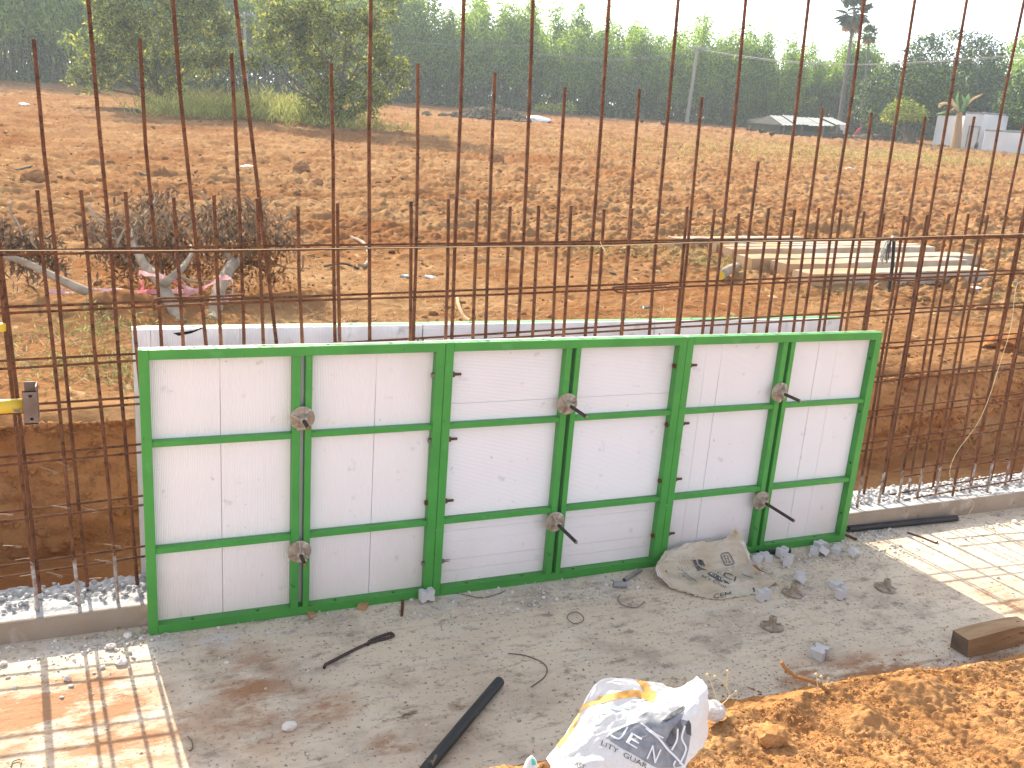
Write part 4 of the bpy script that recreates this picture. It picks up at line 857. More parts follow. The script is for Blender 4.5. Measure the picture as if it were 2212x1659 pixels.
# ================================================================== things on the near bank
def S2(x, y): return (1107+x*.2197, 1431+y*.2197)
def row2(pts, yy): return [ony(*q, yv) for q, yv in zip(pts, yy)]
g2 = [row2([(1180, 1640), (1238, 1560), (1289, 1475), (1344, 1464), (1415, 1474), (1468, 1486), (1507, 1464)], [-1.86, -1.80, -1.74, -1.72, -1.71, -1.71, -1.73]),
      row2([(1186, 1648), (1242, 1580), (1297, 1510), (1345, 1495), (1405, 1497), (1462, 1495), (1513, 1466)], [-1.88, -1.83, -1.78, -1.76, -1.75, -1.75, -1.76]),
      row2([(1190, 1655), (1246, 1605), (1300, 1562), (1345, 1535), (1396, 1522), (1456, 1502), (1518, 1470)], [-1.91, -1.88, -1.85, -1.82, -1.80, -1.79, -1.79]),
      row2([(1190, 1664), (1245, 1628), (1298, 1595), (1350, 1570), (1403, 1543), (1462, 1512), (1523, 1477)], [-1.93, -1.91, -1.89, -1.87, -1.85, -1.83, -1.82]),
      row2([(1200, 1690), (1262, 1662), (1325, 1635), (1385, 1605), (1440, 1568), (1488, 1532), (1527, 1487)], [-1.97, -1.95, -1.93, -1.91, -1.90, -1.88, -1.84]),
      row2([(1215, 1740), (1285, 1715), (1360, 1690), (1425, 1655), (1470, 1610), (1503, 1565), (1530, 1540)], [-2.0, -1.98, -1.96, -1.94, -1.92, -1.90, -1.86]),
      row2([(1230, 1800), (1310, 1775), (1395, 1740), (1450, 1695), (1488, 1650), (1510, 1620), (1525, 1612)], [-2.02, -2.0, -1.98, -1.96, -1.94, -1.91, -1.87])]
QP, V, F = surf(g2, 150, 130, .0036, 13, 30.)
t = thing('woven_sack', 'white woven sack with grey, blue and orange print slumped on the soil bank', 'sack')
ck = link('sack_cloth', npmesh('sack_cloth', V, F, 'sackwhite'), t)
U2 = UV(QP); Z = lambda L: [S2(*q) for q in L]
patch_px(U2, Z([(920, 745), (1010, 680), (1130, 612), (1220, 590), (1260, 620), (1450, 470), (1500, 450), (1640, 430), (1690, 480), (1660, 560), (1740, 580), (1750, 720), (1730, 860), (1690, 1000), (1600, 1037), (1420, 1037), (1330, 990), (1180, 900), (1050, 830)]), 'printgrey', ck)
patch_px(U2, Z([(1220, 600), (1240, 540), (1330, 480), (1440, 450), (1510, 380), (1560, 400), (1550, 450), (1460, 490), (1360, 560), (1300, 630)]), 'printgrey', ck, .0013)
patch_px(U2, Z([(1470, 580), (1560, 500), (1680, 430), (1700, 450), (1600, 540), (1510, 590)]), 'print', ck, .0018)
patch_px(U2, Z([(1500, 780), (1560, 660), (1650, 560), (1670, 640), (1600, 800), (1540, 830)]), 'print', ck, .0018)
patch_px(U2, Z([(1690, 620), (1730, 565), (1750, 600), (1755, 720), (1710, 700)]), 'print', ck, .0018)
for L_, w in (([(1640, 1000), (1700, 850), (1660, 740), (1690, 620)], 4.), ([(1310, 650), (1430, 740), (1520, 850), (1600, 930), (1690, 1030)], 4.5), ([(1560, 860), (1610, 760), (1620, 650)], 4.), ([(1130, 640), (1050, 750), (960, 720)], 4.), ([(1260, 600), (1400, 700), (1480, 740)], 3.)): strip_px(U2, Z(L_), w, 'printwhite', ck, .0026, 'printed_line')
text_px(U2, 'E', S2(1110, 790), S2(1215, 850), S2(1165, 690), 'printwhite', ck, .003); text_px(U2, 'N', S2(1310, 945), S2(1400, 990), S2(1370, 810), 'printwhite', ck, .003); text_px(U2, 'U', S2(1560, 1020), S2(1650, 1070), S2(1590, 960), 'printwhite', ck, .003)
text_px(U2, 'LITY  GUAR', S2(865, 815), S2(1310, 1045), S2(880, 770), 'print', ck, .003); text_px(U2, 'AST', S2(600, 1025), S2(700, 1062), S2(615, 980), 'print', ck, .003)
for L_, w in (([(850, 375), (980, 340), (1100, 320), (1230, 310), (1400, 370)], 15.), ([(1245, 155), (1290, 210), (1330, 280), (1395, 350)], 17.), ([(440, 830), (560, 700), (620, 580), (680, 450), (850, 380)], 9.)): strip_px(U2, Z(L_), w, 'printorange', ck, .0012, 'printed_band')
for L_, w in (([(850, 430), (900, 480), (900, 510)], 13.), ([(960, 440), (1000, 450), (1060, 465)], 8.), ([(830, 500), (820, 560), (840, 620)], 12.), ([(730, 620), (760, 660), (790, 690)], 13.), ([(700, 680), (720, 710), (750, 730)], 10.), ([(630, 790), (650, 760), (680, 745)], 6.), ([(1060, 430), (1150, 455)], 5.)): strip_px(U2, Z(L_), w, 'printblue', ck, .0014)
# small tip of another fold
mb = MB(); c = ony(1145, 1662, -1.93); mb.tube([c+np.array([0, 0, -.05]), c+np.array([0, 0, -.01]), c+np.array([.002, 0, .022]), c+np.array([.001, 0, .036])], [.022, .020, .013, .003], 9); mb.build('folded_corner', 'sackwhite', t, True)
mb = MB(); mb.tube([c+np.array([.0025, -.012, .022]), c+np.array([.001, -.006, .034])], [.006, .003], 6); mb.build('teal_mark', 'teal', t)
# white stone, clods, root, dry weeds
p = onb(1548, 1551); tag(link('white_stone', rock_mesh('white_stone', 'stone', 4, 3, .22, (1, .75, .62)), None, (p[0], p[1]+.02, p[2]+.012), (.1, .15, .3), .045), 'pale lump of stone at the edge of the soil bank beside the sack', 'stone')
for k, ((a, b), s, lab) in enumerate((((1860, 1535), .026, 'dark crumbly clod standing proud on the soil bank'), ((1665, 1590), .045, 'large smooth orange clod half sunk in the soil bank'), ((2010, 1487), .022, 'orange clod at the back of the scraped hollow on the bank'), ((1990, 1505), .018, 'small orange clod in the scraped hollow on the bank'))):
    p = onb(a, b); tag(link('soil_clod', rock_mesh('soil_clod', 'bankclod', k+20, 3, .35, (1, .9, .7)), None, (p[0], p[1], p[2]+s*.1), (0, 0, k), s), lab, 'clod')
P = [onb(1790, 1487)+np.array([0, -.02, -.01]), ony(1760, 1474, -1.60), ony(1722, 1462, -1.56), ony(1700, 1447, -1.54), ony(1687, 1430, -1.53)]
mb = MB(); mb.tube(catmull(P, 5), [.0075-.002*abs(math.sin(i*1.7)) for i in range(21)], 8); tag(mb.build('dry_root', 'root'), 'bent orange root sticking out from the edge of the soil bank', 'root')
def dryweed(px_, py_, heads, lab):
    b_ = onb(px_, py_); t = thing('dry_weed', lab, 'weed', tuple(b_)); y = b_[1]
    for st_ in heads:
        P = [ony(a, c, y+.01*i)-b_ for i, (a, c) in enumerate(st_)]; mb = MB(); mb.tube(catmull(P, 3), .0016, 5); so = mb.build('stem', 'dryweed', t)
        mb = MB(); mb.lathe([(.001, -.005), (.005, -.002), (.0055, .002), (.002, .006)], 8, Matrix.Translation(P[-1])); mb.build('seed_head', 'dryweed', so)
dryweed(1552, 1532, [[(1550, 1530), (1575, 1505), (1570, 1480), (1572, 1450)], [(1550, 1530), (1545, 1500), (1528, 1458)], [(1570, 1488), (1560, 1470), (1545, 1462)], [(1575, 1505), (1590, 1495)]], 'pale dry weed with round seed heads rising behind the white stone')
dryweed(1775, 1492, [[(1770, 1492), (1765, 1475), (1763, 1457)], [(1775, 1492), (1778, 1472), (1774, 1462)], [(1780, 1492), (1786, 1478), (1790, 1466)], [(1783, 1492), (1792, 1485), (1797, 1476)], [(1768, 1492), (1757, 1482), (1748, 1480)], [(1785, 1494), (1800, 1488), (1817, 1487)], [(1776, 1490), (1771, 1478), (1768, 1470)]], 'clump of pale dry weeds with seed heads at the root on the bank')
dryweed(1440, 1490, [[(1440, 1488), (1450, 1466), (1432, 1467)], [(1445, 1488), (1462, 1474), (1452, 1463)], [(1475, 1492), (1480, 1478), (1479, 1465)]], 'dry weed heads peeping over the top of the woven sack')
# soil spilt thinly over the slab at the foot of the bank
n = 1600; x = RNG.uniform(1.3, 4.2, n); y = crest(x)+.50+np.abs(RNG.normal(0, .10, n)); S = np.clip(RNG.lognormal(-6., .5, n), .0014, .009)
kind(link('spilt_soil', rocks(np.stack([x, y, S*.3], -1), S, 'bankclod', 'spilt_soil')), 'stuff')
# loose crumbs all over the bank
n = 24000; x = RNG.uniform(.6, 3.3, n); s_ = RNG.uniform(-.015, 1.0, n); y = crest(x)-s_
z = np.array([bankz(a, b) for a, b in zip(x, y)])+.035*fbm(x*2.4, y*2.4, 0, 3, 81)*np.clip((s_+.65)*4, 0, 1)
S = np.clip(RNG.lognormal(-6.1, .5, n), .0014, .011)
kind(link('soil_crumbs', rocks(np.stack([x, y, z+.003], -1), S, 'bankclod', 'soil_crumbs')), 'stuff')

# ================================================================== on the near field
# clods: too many to count
n = 64000
rr_ = 5.2*np.exp(RNG.uniform(0, 1, n)*math.log(78/5.2)); aa = np.radians(RNG.uniform(-9, 56, n)); x = rr_*np.sin(aa); y = rr_*np.cos(aa)-3.5
dens = fbm(x*.55, y*.8, 0, 3, 131)+.25*np.clip((rr_-9)/4, -1, 1); keep = (dens > RNG.uniform(-.55, .45, n)) & (y > edge_y(x)+.1); x, y, rr_ = x[keep], y[keep], rr_[keep]
S = np.clip(RNG.lognormal(-4.3, .6, len(x)), .006, .08)*np.where(rr_ < 9.5, .55, 1)*(1+rr_*.004)
strip_ = np.clip((rr_-8.2)/2.5, .28, 1)
z = gz(x, y)+(fbm(x*.9+y*.15, y*1.6, 0, 4, 21)*.055)*strip_*(1+rr_*.012)+S*.05
kind(link('soil_clods', rocks(np.stack([x, y, z], -1), S, 'clod', 'soil_clods')), 'stuff')
# straw lying on the trodden strip and the field
n = 22000; rr_ = 4.8+RNG.gamma(1.4, 3.2, n); aa = np.radians(RNG.uniform(-12, 58, n)); x = rr_*np.sin(aa); y = rr_*np.cos(aa)-3.5
k = (y > edge_y(x)+.03) & (fbm(x*.8, y*.8, 0, 3, 141) > RNG.uniform(-.6, .5, n)); x, y = x[k], y[k]; n = len(x)
L_ = RNG.uniform(.03, .16, n); th = RNG.uniform(0, 6.28, n); tl = RNG.normal(0, .22, n); w_ = RNG.uniform(.0012, .0028, n)
d_ = np.stack([np.cos(th)*np.cos(tl), np.sin(th)*np.cos(tl), np.abs(np.sin(tl))], -1)*L_[:, None]; sd = np.stack([-np.sin(th), np.cos(th), 0*th], -1)*w_[:, None]; b_ = np.stack([x, y, gz(x, y)+.012], -1)
V = np.stack([b_-sd, b_+sd, b_+d_+sd*.5+[0, 0, .01], b_+d_-sd*.5+[0, 0, .01]], 1).reshape(-1, 3)
kind(link('dry_straw', npmesh('dry_straw', V, np.arange(4*n).reshape(n, 4), 'straw', False)), 'stuff')
# green weeds and pale grass in patches
def tuft_points(px_, py_, rx, ry, n, h):
    c = ong(px_, py_); u = RNG.normal(0, 1, (n, 2)); x = c[0]+u[:, 0]*rx; y = np.maximum(c[1]+u[:, 1]*ry, edge_y(c[0]+u[:, 0]*rx)+.05); return np.stack([x, y, gz(x, y)+.01+np.abs(RNG.normal(0, h, n))], -1)
W_ = [tuft_points(*q) for q in ((200, 720, .5, .12, 600, .04), (230, 790, .45, .25, 900, .04), (215, 730, .1, .06, 260, .10), (600 if 0 else 290, 810, .25, .2, 500, .03), (1535, 570, .35, .25, 900, .03), (1310, 545, .35, .25, 500, .03), (1480, 540, .4, .2, 500, .03), (1540, 505, .3, .2, 300, .04), (1380, 700, .2, .08, 130, .02), (1950, 560, .8, .5, 400, .02), (2130, 545, .6, .4, 500, .02), (2160, 655, .4, .2, 300, .03), (1820, 640, .5, .2, 200, .02), (100, 640, .3, .1, 120, .02), (320, 955 if 0 else 705, .1, .05, 120, .05))]
kind(link('low_weeds', leaves(np.vstack(W_), .034, .009, -.3, 'weed', 'low_weeds')), 'stuff')
G_ = []
for q in ((1530, 335, 4.5, 4, 1500, .02), (1850, 340, 5, 3, 2600, .02), (2050, 345, 4, 3, 2400, .02), (2150, 330, 4, 3, 1500, .02), (1700, 315, 5, 2.5, 1500, .02)): G_.append(tuft_points(*q))
kind(link('pale_grass', leaves(np.vstack(G_), .13, .016, -.9, 'grass', 'pale_grass')), 'stuff')
# withered cut branches
def S4(x, y): return (x*.3051, 405+y*.3051)
def stem(P, r0, r1, y0, y1):
    k = len(P); pts = [ony(*S4(*q), y0+(y1-y0)*i/(k-1)) for i, q in enumerate(P)]; c = catmull(pts, 4)
    for i in range(len(c)): c[i][2] = max(c[i][2], gz(c[i][0], c[i][1])+.005)
    return c, [r0+(r1-r0)*i/(len(c)-1) for i in range(len(c))]
base = ong(400, 706); by = base[1]
t = thing('cut_tree_limb', 'felled limb with three grey stems and dark withered leaves lying on the field', 'branch', tuple(base))
BIG = [([(1290, 1010), (1240, 880), (1180, 760), (1120, 650), (1040, 570), (985, 480), (945, 380), (960, 280), (1040, 180), (1090, 110), (1118, 45)], .055, .008, by, by+1.7),
       ([(1270, 1010), (1130, 940), (960, 850), (780, 790), (600, 730), (400, 640), (220, 550), (60, 490), (-60, 470)], .05, .018, by, by+1.1),
       ([(1480, 1005), (1520, 880), (1550, 730), (1600, 620), (1650, 530)], .056, .042, by+.05, by+.9),
       ([(1620, 600), (1690, 520), (1790, 420), (1820, 410)], .030, .018, by+.8, by+1.2), ([(1640, 540), (1600, 470), (1570, 395)], .02, .008, by+.85, by+1.1),
       ([(1150, 690), (1270, 590), (1310, 540), (1355, 470), (1350, 410)], .03, .010, by+.35, by+.9), ([(1270, 620), (1330, 655), (1420, 665), (1520, 660)], .014, .007, by+.5, by+.6)]
for P, r0_, r1_, a, b in BIG: c, r_ = stem(P, r0_, r1_, a, b); mb = MB(); mb.tube([q-base for q in c], r_, 9); mb.build('stem', 'bark', t, True)
TW = [[(1120, 660), (1000, 600), (850, 460), (820, 340), (800, 300), (830, 285)], [(830, 400), (880, 290)], [(840, 370), (900, 420), (910, 450)], [(1380, 370), (1430, 260), (1470, 130), (1500, 118)], [(1000, 440), (1100, 370), (1180, 310), (1220, 295)], [(1170, 290), (1260, 370), (1350, 425)], [(1720, 430), (1745, 300), (1755, 130), (1720, 80)], [(1920, 420), (1990, 290), (2010, 230), (2060, 200), (2070, 140)], [(1550, 310), (1590, 180), (1625, 40)], [(770, 290), (810, 240), (812, 190)], [(630, 120), (660, 190), (740, 270)], [(700, 385), (780, 360), (850, 370)], [(650, 205), (760, 212), (900, 212)], [(1090, 215), (1300, 235), (1450, 260), (1650, 300)], [(1560, 330), (1580, 355), (1620, 360), (1625, 410)], [(1610, 360), (1600, 400), (1625, 420)], [(220, 320), (230, 390), (260, 430)], [(70, 110), (80, 190), (120, 240), (160, 340)], [(1270, 180), (1350, 230), (1420, 260)], [(1480, 200), (1560, 150)], [(2150, 480), (2145, 560), (2130, 580)], [(1780, 545), (1900, 540), (2050, 570), (2200, 570)], [(1080, 545), (1200, 540), (1290, 560)], [(910, 180), (930, 210), (990, 240)], [(1430, 30), (1460, 90), (1480, 115)], [(1020, 540), (1060, 470), (1180, 310)], [(1890, 450), (2000, 400), (2080, 380)], [(420, 600), (350, 560), (300, 520)]]
for P in TW:
    dy = random.uniform(.9, 1.5) if P[0][0] > 300 else random.uniform(.6, 1.0)
    c, r_ = stem(P, random.uniform(.008, .014), .005, by+dy, by+dy+random.uniform(-.15, .25)); mb = MB(); mb.tube([q-base for q in c], r_, 6); mb.build('twig', 'bark', t)
# thin dark twigs and hanging withered leaves
mb = MB(); LP = []; LT = []
cl = [(1000, 100, 60), (1150, 130, 110), (1200, 230, 110), (1120, 300, 140), (900, 300, 140), (750, 330, 130), (650, 300, 70), (1000, 420, 160), (1250, 380, 130), (1450, 200, 80), (1550, 250, 110), (1640, 180, 110), (1800, 180, 120), (1850, 280, 120), (1700, 350, 150), (1960, 370, 110), (2060, 370, 60), (1500, 330, 120), (820, 430, 120), (900, 540, 140), (1300, 560, 170), (1500, 540, 150), (1900, 560, 130), (1750, 500, 130), (1110, 480, 120)]
for (a, b, rad_) in cl:
    dy = random.uniform(.8, 1.6); c = ony(*S4(a, b), by+dy); s_ = rad_*.3051*np.linalg.norm(c-CC)/CF
    for i in range(5):
        e = c+np.array([random.gauss(0, s_*.6), random.gauss(0, s_*.5), random.gauss(0, s_*.6)]); e[2] = max(e[2], gz(e[0], e[1])+.02); mb.tube([c-base, (c+e)/2+np.array([0, 0, .02])-base, e-base], .0025, 3)
    k = int(160*(rad_/110)**2); p = c+RNG.normal(0, 1, (k, 3))*np.array([s_*.6, s_*.5, s_*.62]); p[:, 2] = np.maximum(p[:, 2], gz(p[:, 0], p[:, 1])+.02); (LT if b > 470 else LP).append(p-base)
kind(mb.build('dark_twigs', 'trunk', t), 'stuff')
kind(link('withered_leaves', leaves(np.vstack(LP), .060, .018, 1.1, 'withered', 'withered_leaves'), t), 'stuff'); kind(link('tan_leaves', leaves(np.vstack(LT), .065, .022, .4, 'withered2', 'tan_leaves'), t), 'stuff')
# second smaller pile
b2 = ong(70, 600); t = thing('cut_brush', 'small heap of dark withered brush beyond the long bare stem', 'branch', tuple(b2)); LP = []; mb = MB()
for (a, b, rad_) in ((80, 380, 90), (180, 380, 100), (280, 380, 90), (330, 360, 60), (120, 450, 100), (250, 470, 100), (30, 250, 50), (350, 520, 70), (400, 560, 60), (180, 560, 100), (20, 330, 60)):
    c = ony(*S4(a, b), by+1.15); s_ = rad_*.3051*np.linalg.norm(c-CC)/CF
    for i in range(7): e = c+np.array([random.gauss(0, s_*.8), random.gauss(0, s_*.6), random.gauss(0, s_*.7)]); e[2] = max(e[2], gz(e[0], e[1])+.01); mb.tube([c-b2, e-b2], .003, 3)
    k = int(80*(rad_/100)**2); p = c+RNG.normal(0, 1, (k, 3))*np.array([s_*.7, s_*.5, s_*.55]); p[:, 2] = np.maximum(p[:, 2], gz(p[:, 0], p[:, 1])+.02); LP.append(p-b2)
kind(mb.build('twigs', 'trunk', t), 'stuff'); kind(link('withered_leaves', leaves(np.vstack(LP), .075, .022, .9, 'withered', 'withered_leaves'), t), 'stuff')
# red and white tape round the stems
def ribbon(P, y0, y1, w, name, parent):
    k = len(P); c = catmull([ony(*S4(*q), y0+(y1-y0)*i/(k-1)) for i, q in enumerate(P)], 5); V = []
    for i, q in enumerate(c):
        tw = math.sin(i*.55)*.9; V.append(q+np.array([0, math.sin(tw)*w/2, math.cos(tw)*w/2])); V.append(q-np.array([0, math.sin(tw)*w/2, math.cos(tw)*w/2]))
    mb = MB(); mb.add(V, [(2*i, 2*i+1, 2*i+3, 2*i+2) for i in range(len(c)-1)]); return mb.build(name, 'tape', parent)
t = thing('warning_tape', 'red and white warning tape strung round the felled grey stems', 'tape')
for P, a, b in (([(1640, 790), (1650, 680), (1620, 640), (1560, 645), (1480, 690), (1390, 730), (1300, 700), (1230, 660), (1130, 625), (1040, 615), (990, 600), (985, 650), (1020, 700), (985, 745), (970, 765)], by+.45, by+.35), ([(970, 765), (900, 770), (830, 755), (740, 740), (660, 722)], by+.4, by+.5), ([(700, 735), (820, 728), (1000, 738), (1200, 735), (1380, 735)], by+.5, by+.4), ([(345, 740), (440, 735), (520, 738)], by+.6, by+.6), ([(1380, 735), (1330, 755), (1280, 765)], by+.4, by+.4), ([(1560, 785), (1610, 790), (1640, 785)], by+.4, by+.4)): ribbon(P, a, b, .035, 'tape_run', t)
# stone posts stacked flat
def S5(x, y): return (1431+x*.353, 486+y*.353)
fr = [((905, 380), (1985, 345), 'front'), ((755, 312), (1930, 300), ''), ((545, 275), (1890, 258), ''), ((430, 215), (1800, 225), ''), ((395, 190), (1700, 205), ''), ((345, 172), (1560, 190), ''), ((320, 152), (1400, 165), ''), ((100, 140), (1250, 150), '')]
names = ['nearest stone post of the row, lying with its long side to the cage', 'second stone post, its orange-stained end set back from the first', 'third stone post, with the broad orange-stained end', 'fourth stone post in the row of flat posts', 'fifth stone post in the row of flat posts', 'sixth stone post in the row of flat posts', 'seventh stone post in the row of flat posts', 'rearmost stone post, reaching farthest toward the branches']
g0, g1 = ong(*S5(905, 380)), ong(*S5(1985, 345)); ax_ = (g1-g0); Lp = float(np.linalg.norm(ax_[:2])); ang = math.atan2(ax_[1], ax_[0]); dirv = np.array([math.cos(ang), math.sin(ang)]); nor = np.array([-dirv[1], dirv[0]])
def post_mesh(L, seed, m, w=.27):
    rr2 = random.Random(seed); mb = MB(); ns = 16; V = []; h = .135
    for i in range(ns+1):
        x = L*i/ns; V += [(x, rr2.uniform(-.006, .006), .0), (x, .012+rr2.uniform(-.006, .006), h+rr2.uniform(-.005, .005)), (x, w-.012+rr2.uniform(-.006, .006), h+rr2.uniform(-.005, .005)), (x, w+rr2.uniform(-.006, .006), 0.)]
    F = [(i*4+j, (i+1)*4+j, (i+1)*4+(j+1) % 4, i*4+(j+1) % 4) for i in range(ns) for j in range(4)]+[(3, 2, 1, 0), tuple(ns*4+j for j in range(4))]
    mb.add(V, F); return mb.mesh('stone_post', m)
d0 = 0.
for k in range(8):
    (a, b) = fr[k][0]; g = ong(*S5(a, b)); rel = g[:2]-g0[:2]; s0 = float(rel @ dirv); s0 = [0, .1, -.1, .04, .1, .09, .18, -.25][k]
    off = [0, .50, .82, 1.36, 1.56, 1.73, 1.94, 2.10][k]; o2 = g0[:2]+dirv*s0+nor*off; L = [2.55, 2.75, 3.4, 3.2, 3.1, 2.9, 2.65, 2.0][k]; zc = gz(o2[0], o2[1]); ze = gz(*(o2+dirv*L))
    me = post_mesh(L, k, 'post', [.30, .28, .30, .18, .15, .17, .13, .18][k]); me.materials.append(M['poststain'])
    for pl in me.polygons:
        if pl.center.x < (.55, .5, .75, .5, .3, .2, .2, .2)[k]+.15*math.sin(pl.index): pl.material_index = 1
    tag(link('stone_post', me, None, (o2[0], o2[1], zc-.01), (0, -math.atan2(ze-zc, L), ang+[.0, .012, -.01, .006, 0, -.006, .004, .02][k])), names[k], 'stone post')
# black strands hung on a stake
b_ = ony(*S5(1415, 265), g0[1]-.3); gg = np.array([b_[0], b_[1], gz(b_[0], b_[1])]); t = thing('black_strands', 'black frayed strands hanging from the head of a dark stake by the posts', 'strands', tuple(gg)); top = ony(*S5(1418, 80), b_[1])-gg
mb = MB(); mb.tube([(0, 0, -.05), tuple(top*.5+np.array([.01, 0, 0])), tuple(top)], [.016, .018, .016], 8); mb.build('stake', 'black', t)
mb = MB()
for i in range(46):
    e = ony(*S5(random.uniform(1325, 1395), random.uniform(170, 240)), b_[1]-random.uniform(0, .15))-gg; mb.tube(catmull([top+np.array([random.uniform(-.03, .02), 0, random.uniform(-.03, .01)]), top*.55+e*.45+np.array([-.03, 0, .06]), e], 3), .003, 3)
mb.build('strands', 'black', t)
mb = MB(); mb.lathe([(.03, -.03), (.035, 0), (.02, .02)], 8, Matrix.Translation(top)); mb.build('knot', 'galv', t)
# sticks, litter and lumps in the field
def stick(P, r, lab, m='bark', z=.02):
    c = [ong(*q)+np.array([0, 0, z+.02*math.sin(i*2)]) for i, q in enumerate(P)]; mb = MB(); mb.tube(catmull(c, 4), r, 6); tag(mb.build('stick', m), lab, 'stick')
stick([(988, 648), (990, 668), (1002, 685), (1015, 698)], .014, 'pale crooked stick on the straw just behind the middle panel', 'chip')
stick([(757, 516), (785, 533), (797, 552), (790, 575), (776, 583)], .017, 'long crooked dry branch curving on the trodden strip')
stick([(700, 580), (740, 578), (775, 582)], .012, 'short dark stick ending at the crooked dry branch', 'trunk')
stick([(990, 430), (1015, 443), (1035, 452)], .012, 'thin dark stick lying on the ploughed soil', 'trunk')
stick([(1870, 655 if 0 else 640), (1895, 622), (1901, 615)], .011, 'short pale stick behind the stone posts and end panel', 'chip')
stick([(30, 372), (70, 365)], .02, 'dark stick lying on the ploughed field near the cage end', 'trunk')
stick([(233, 240), (270, 243), (310, 243)], .09, 'dark fallen log at the foot of the bigger shrub', 'trunk', .05)
stick([(296, 373), (318, 383)], .02, 'small dark stick between brush and shrub on the field', 'trunk')
p = ong(*S5(350, 340)); q = ong(*S5(450, 280)); c = [p+np.array([0, 0, .05]), (p+q)/2+np.array([0, 0, .06]), q+np.array([0, 0, .05])]; t = thing('cut_log', 'short cut log with a yellow sawn end lying before the posts', 'log', tuple(p)); mb = MB(); mb.tube([v-p for v in c], [.05, .048, .04], 10); mb.build('bark', 'bark', t, True)
d_ = (c[0]-c[1])/np.linalg.norm(c[0]-c[1]); mb = MB(); mb.tube([c[0]-p+d_*.001, c[0]-p+d_*.004], .047, 10); mb.build('sawn_end', 'yellow', t)
def litter(q, s, lab, m='paper', seed=1): p = ong(*q); o = link('litter', rock_mesh('litter', m, seed, 2, .6, (1, .7, .25)), None, (p[0], p[1], p[2]+s*.15), (.1, 0, seed), s); tag(o, lab, 'litter')
litter((928, 600), .055, 'crumpled pale blue-white plastic litter behind the panels', 'paper', 2); litter((875, 598), .05, 'flat pale blue litter scrap on the straw', 'printblue', 3)
litter((533, 364), .16, 'white litter strip on the ploughed field under the leaning bar', 'paper', 4); litter((51, 228), .25, 'tiny white litter on the field before the lit grove', 'paper', 5); litter((1160, 264), .9, 'white sheet of litter beside the dark earth heap', 'paper', 6)
litter((1395, 668), .055, 'black scrap of plastic on the straw by the green weeds', 'black', 7); litter((1322, 577 if 0 else 590), .05, 'dark scrap beside the weed clump', 'manure', 8); litter((1835, 366), .14, 'pale lump on the ploughed field below the red cloth', 'stone', 9)
litter((2105, 628), .11, 'pale stone lying behind the end of the nearest post', 'stone', 10); litter((1666, 645), .07, 'small yellowish chip of wood behind the back panel', 'chip', 11)
for k, (q, s) in enumerate((((75, 392), .16), ((1072, 350), .22), ((650, 370 if 0 else 372), .17), ((685, 402), .11), ((900, 385 if 0 else 350), .14), ((1960, 465 if 0 else 478), .10), ((2115, 505 if 0 else 480), .14), ((575, 350), .10), ((2160, 600 if 0 else 475), .12))):
    p = ong(*q); tag(link('soil_clod', rock_mesh('soil_clod', 'clod', k+40, 3, .4, (1, .8, .75)), None, (p[0], p[1], p[2]+s*.3), (0, 0, k*1.1), s), 'big brown clod standing out of the ploughed field', 'clod', 'big clods on the ploughed field')
p = ong(2180, 750); tag(link('undercut_sod', rock_mesh('undercut_sod', 'trench', 77, 3, .5, (1, .6, .35)), None, (p[0], p[1], p[2]), (0, 0, .2), .3), 'dark lump of sod at the trench edge by the loose string', 'sod')
# roots hanging from the trench edge
mb = MB()
for k in range(26):
    x = RNG.choice([RNG.uniform(-1.2, .1), RNG.uniform(4., 7.5)]); y = float(edge_y(np.array([x]))[0])-.02; z = float(gz(x, y))-RNG.uniform(.0, .25); mb.tube(catmull([np.array([x, y+.03, z+.02]), np.array([x+RNG.normal(0, .04), y-.05, z-.02]), np.array([x+RNG.normal(0, .06), y-.07, z-abs(RNG.normal(.08, .06))])], 3), .0013, 3)
kind(mb.build('hanging_roots', 'root'), 'stuff')

# ================================================================== shrubs and trees
def pxm(p): return float(np.linalg.norm(np.asarray(p)-CC))/CF      # metres per photo pixel at p
def shrub(name, base_px, blobs, stems, label, mats, leafL, leafW, dens, group=None, droop=.25):
    b = ong(*base_px); t = thing(name, label, 'tree', tuple(b)); k = pxm(b)
    tips = []; tk = None
    for (a, c, rx, ry) in blobs: p = ony(a, c, b[1]+random.uniform(-1, 1)*rx*k*.5)-b; tips.append((p, rx*k*.66, ry*k*.78))
    for i in range(stems):
        p, rx, ry = tips[i % len(tips)]; r0_ = random.uniform(.03, .07)*k/.017; s = np.array([random.gauss(0, .25), random.gauss(0, .2), -.05])*k/.017
        P = [s, s*.8+p*.25+np.array([random.gauss(0, .2), random.gauss(0, .2), .2]), p*.65+np.array([random.gauss(0, .3), random.gauss(0, .3), 0]), p+np.array([random.gauss(0, rx*.3), 0, random.gauss(0, ry*.3)])]
        c = catmull(P, 4); mb = MB(); mb.tube(c, [r0_*(1-.8*j/len(c)) for j in range(len(c))], 6); tk = mb.build('trunk', 'trunk', t) if i == 0 else tk; (mb.build('limb', 'trunk', tk) if i else None)
    PT = []
    for p, rx, ry in tips:
        n = int(dens*(rx*ry)/(k*k)/900); m = max(4, n//60)
        cc = p+RNG.normal(0, 1, (m, 3))*np.array([rx*.55, rx*.5, ry*.55]); id_ = RNG.integers(0, m, n); PT.append(cc[id_]+RNG.normal(0, 1, (n, 3))*np.array([.14, .14, .11])*k/.017)
    PT = np.vstack(PT); PT = PT[PT[:, 2] > .05]; mi = (RNG.random(len(PT)) < .22).astype(int) if len(mats) > 1 else None
    cr = link('crown', leaves(PT, leafL, leafW, droop, mats, 'crown', mi), t); return t
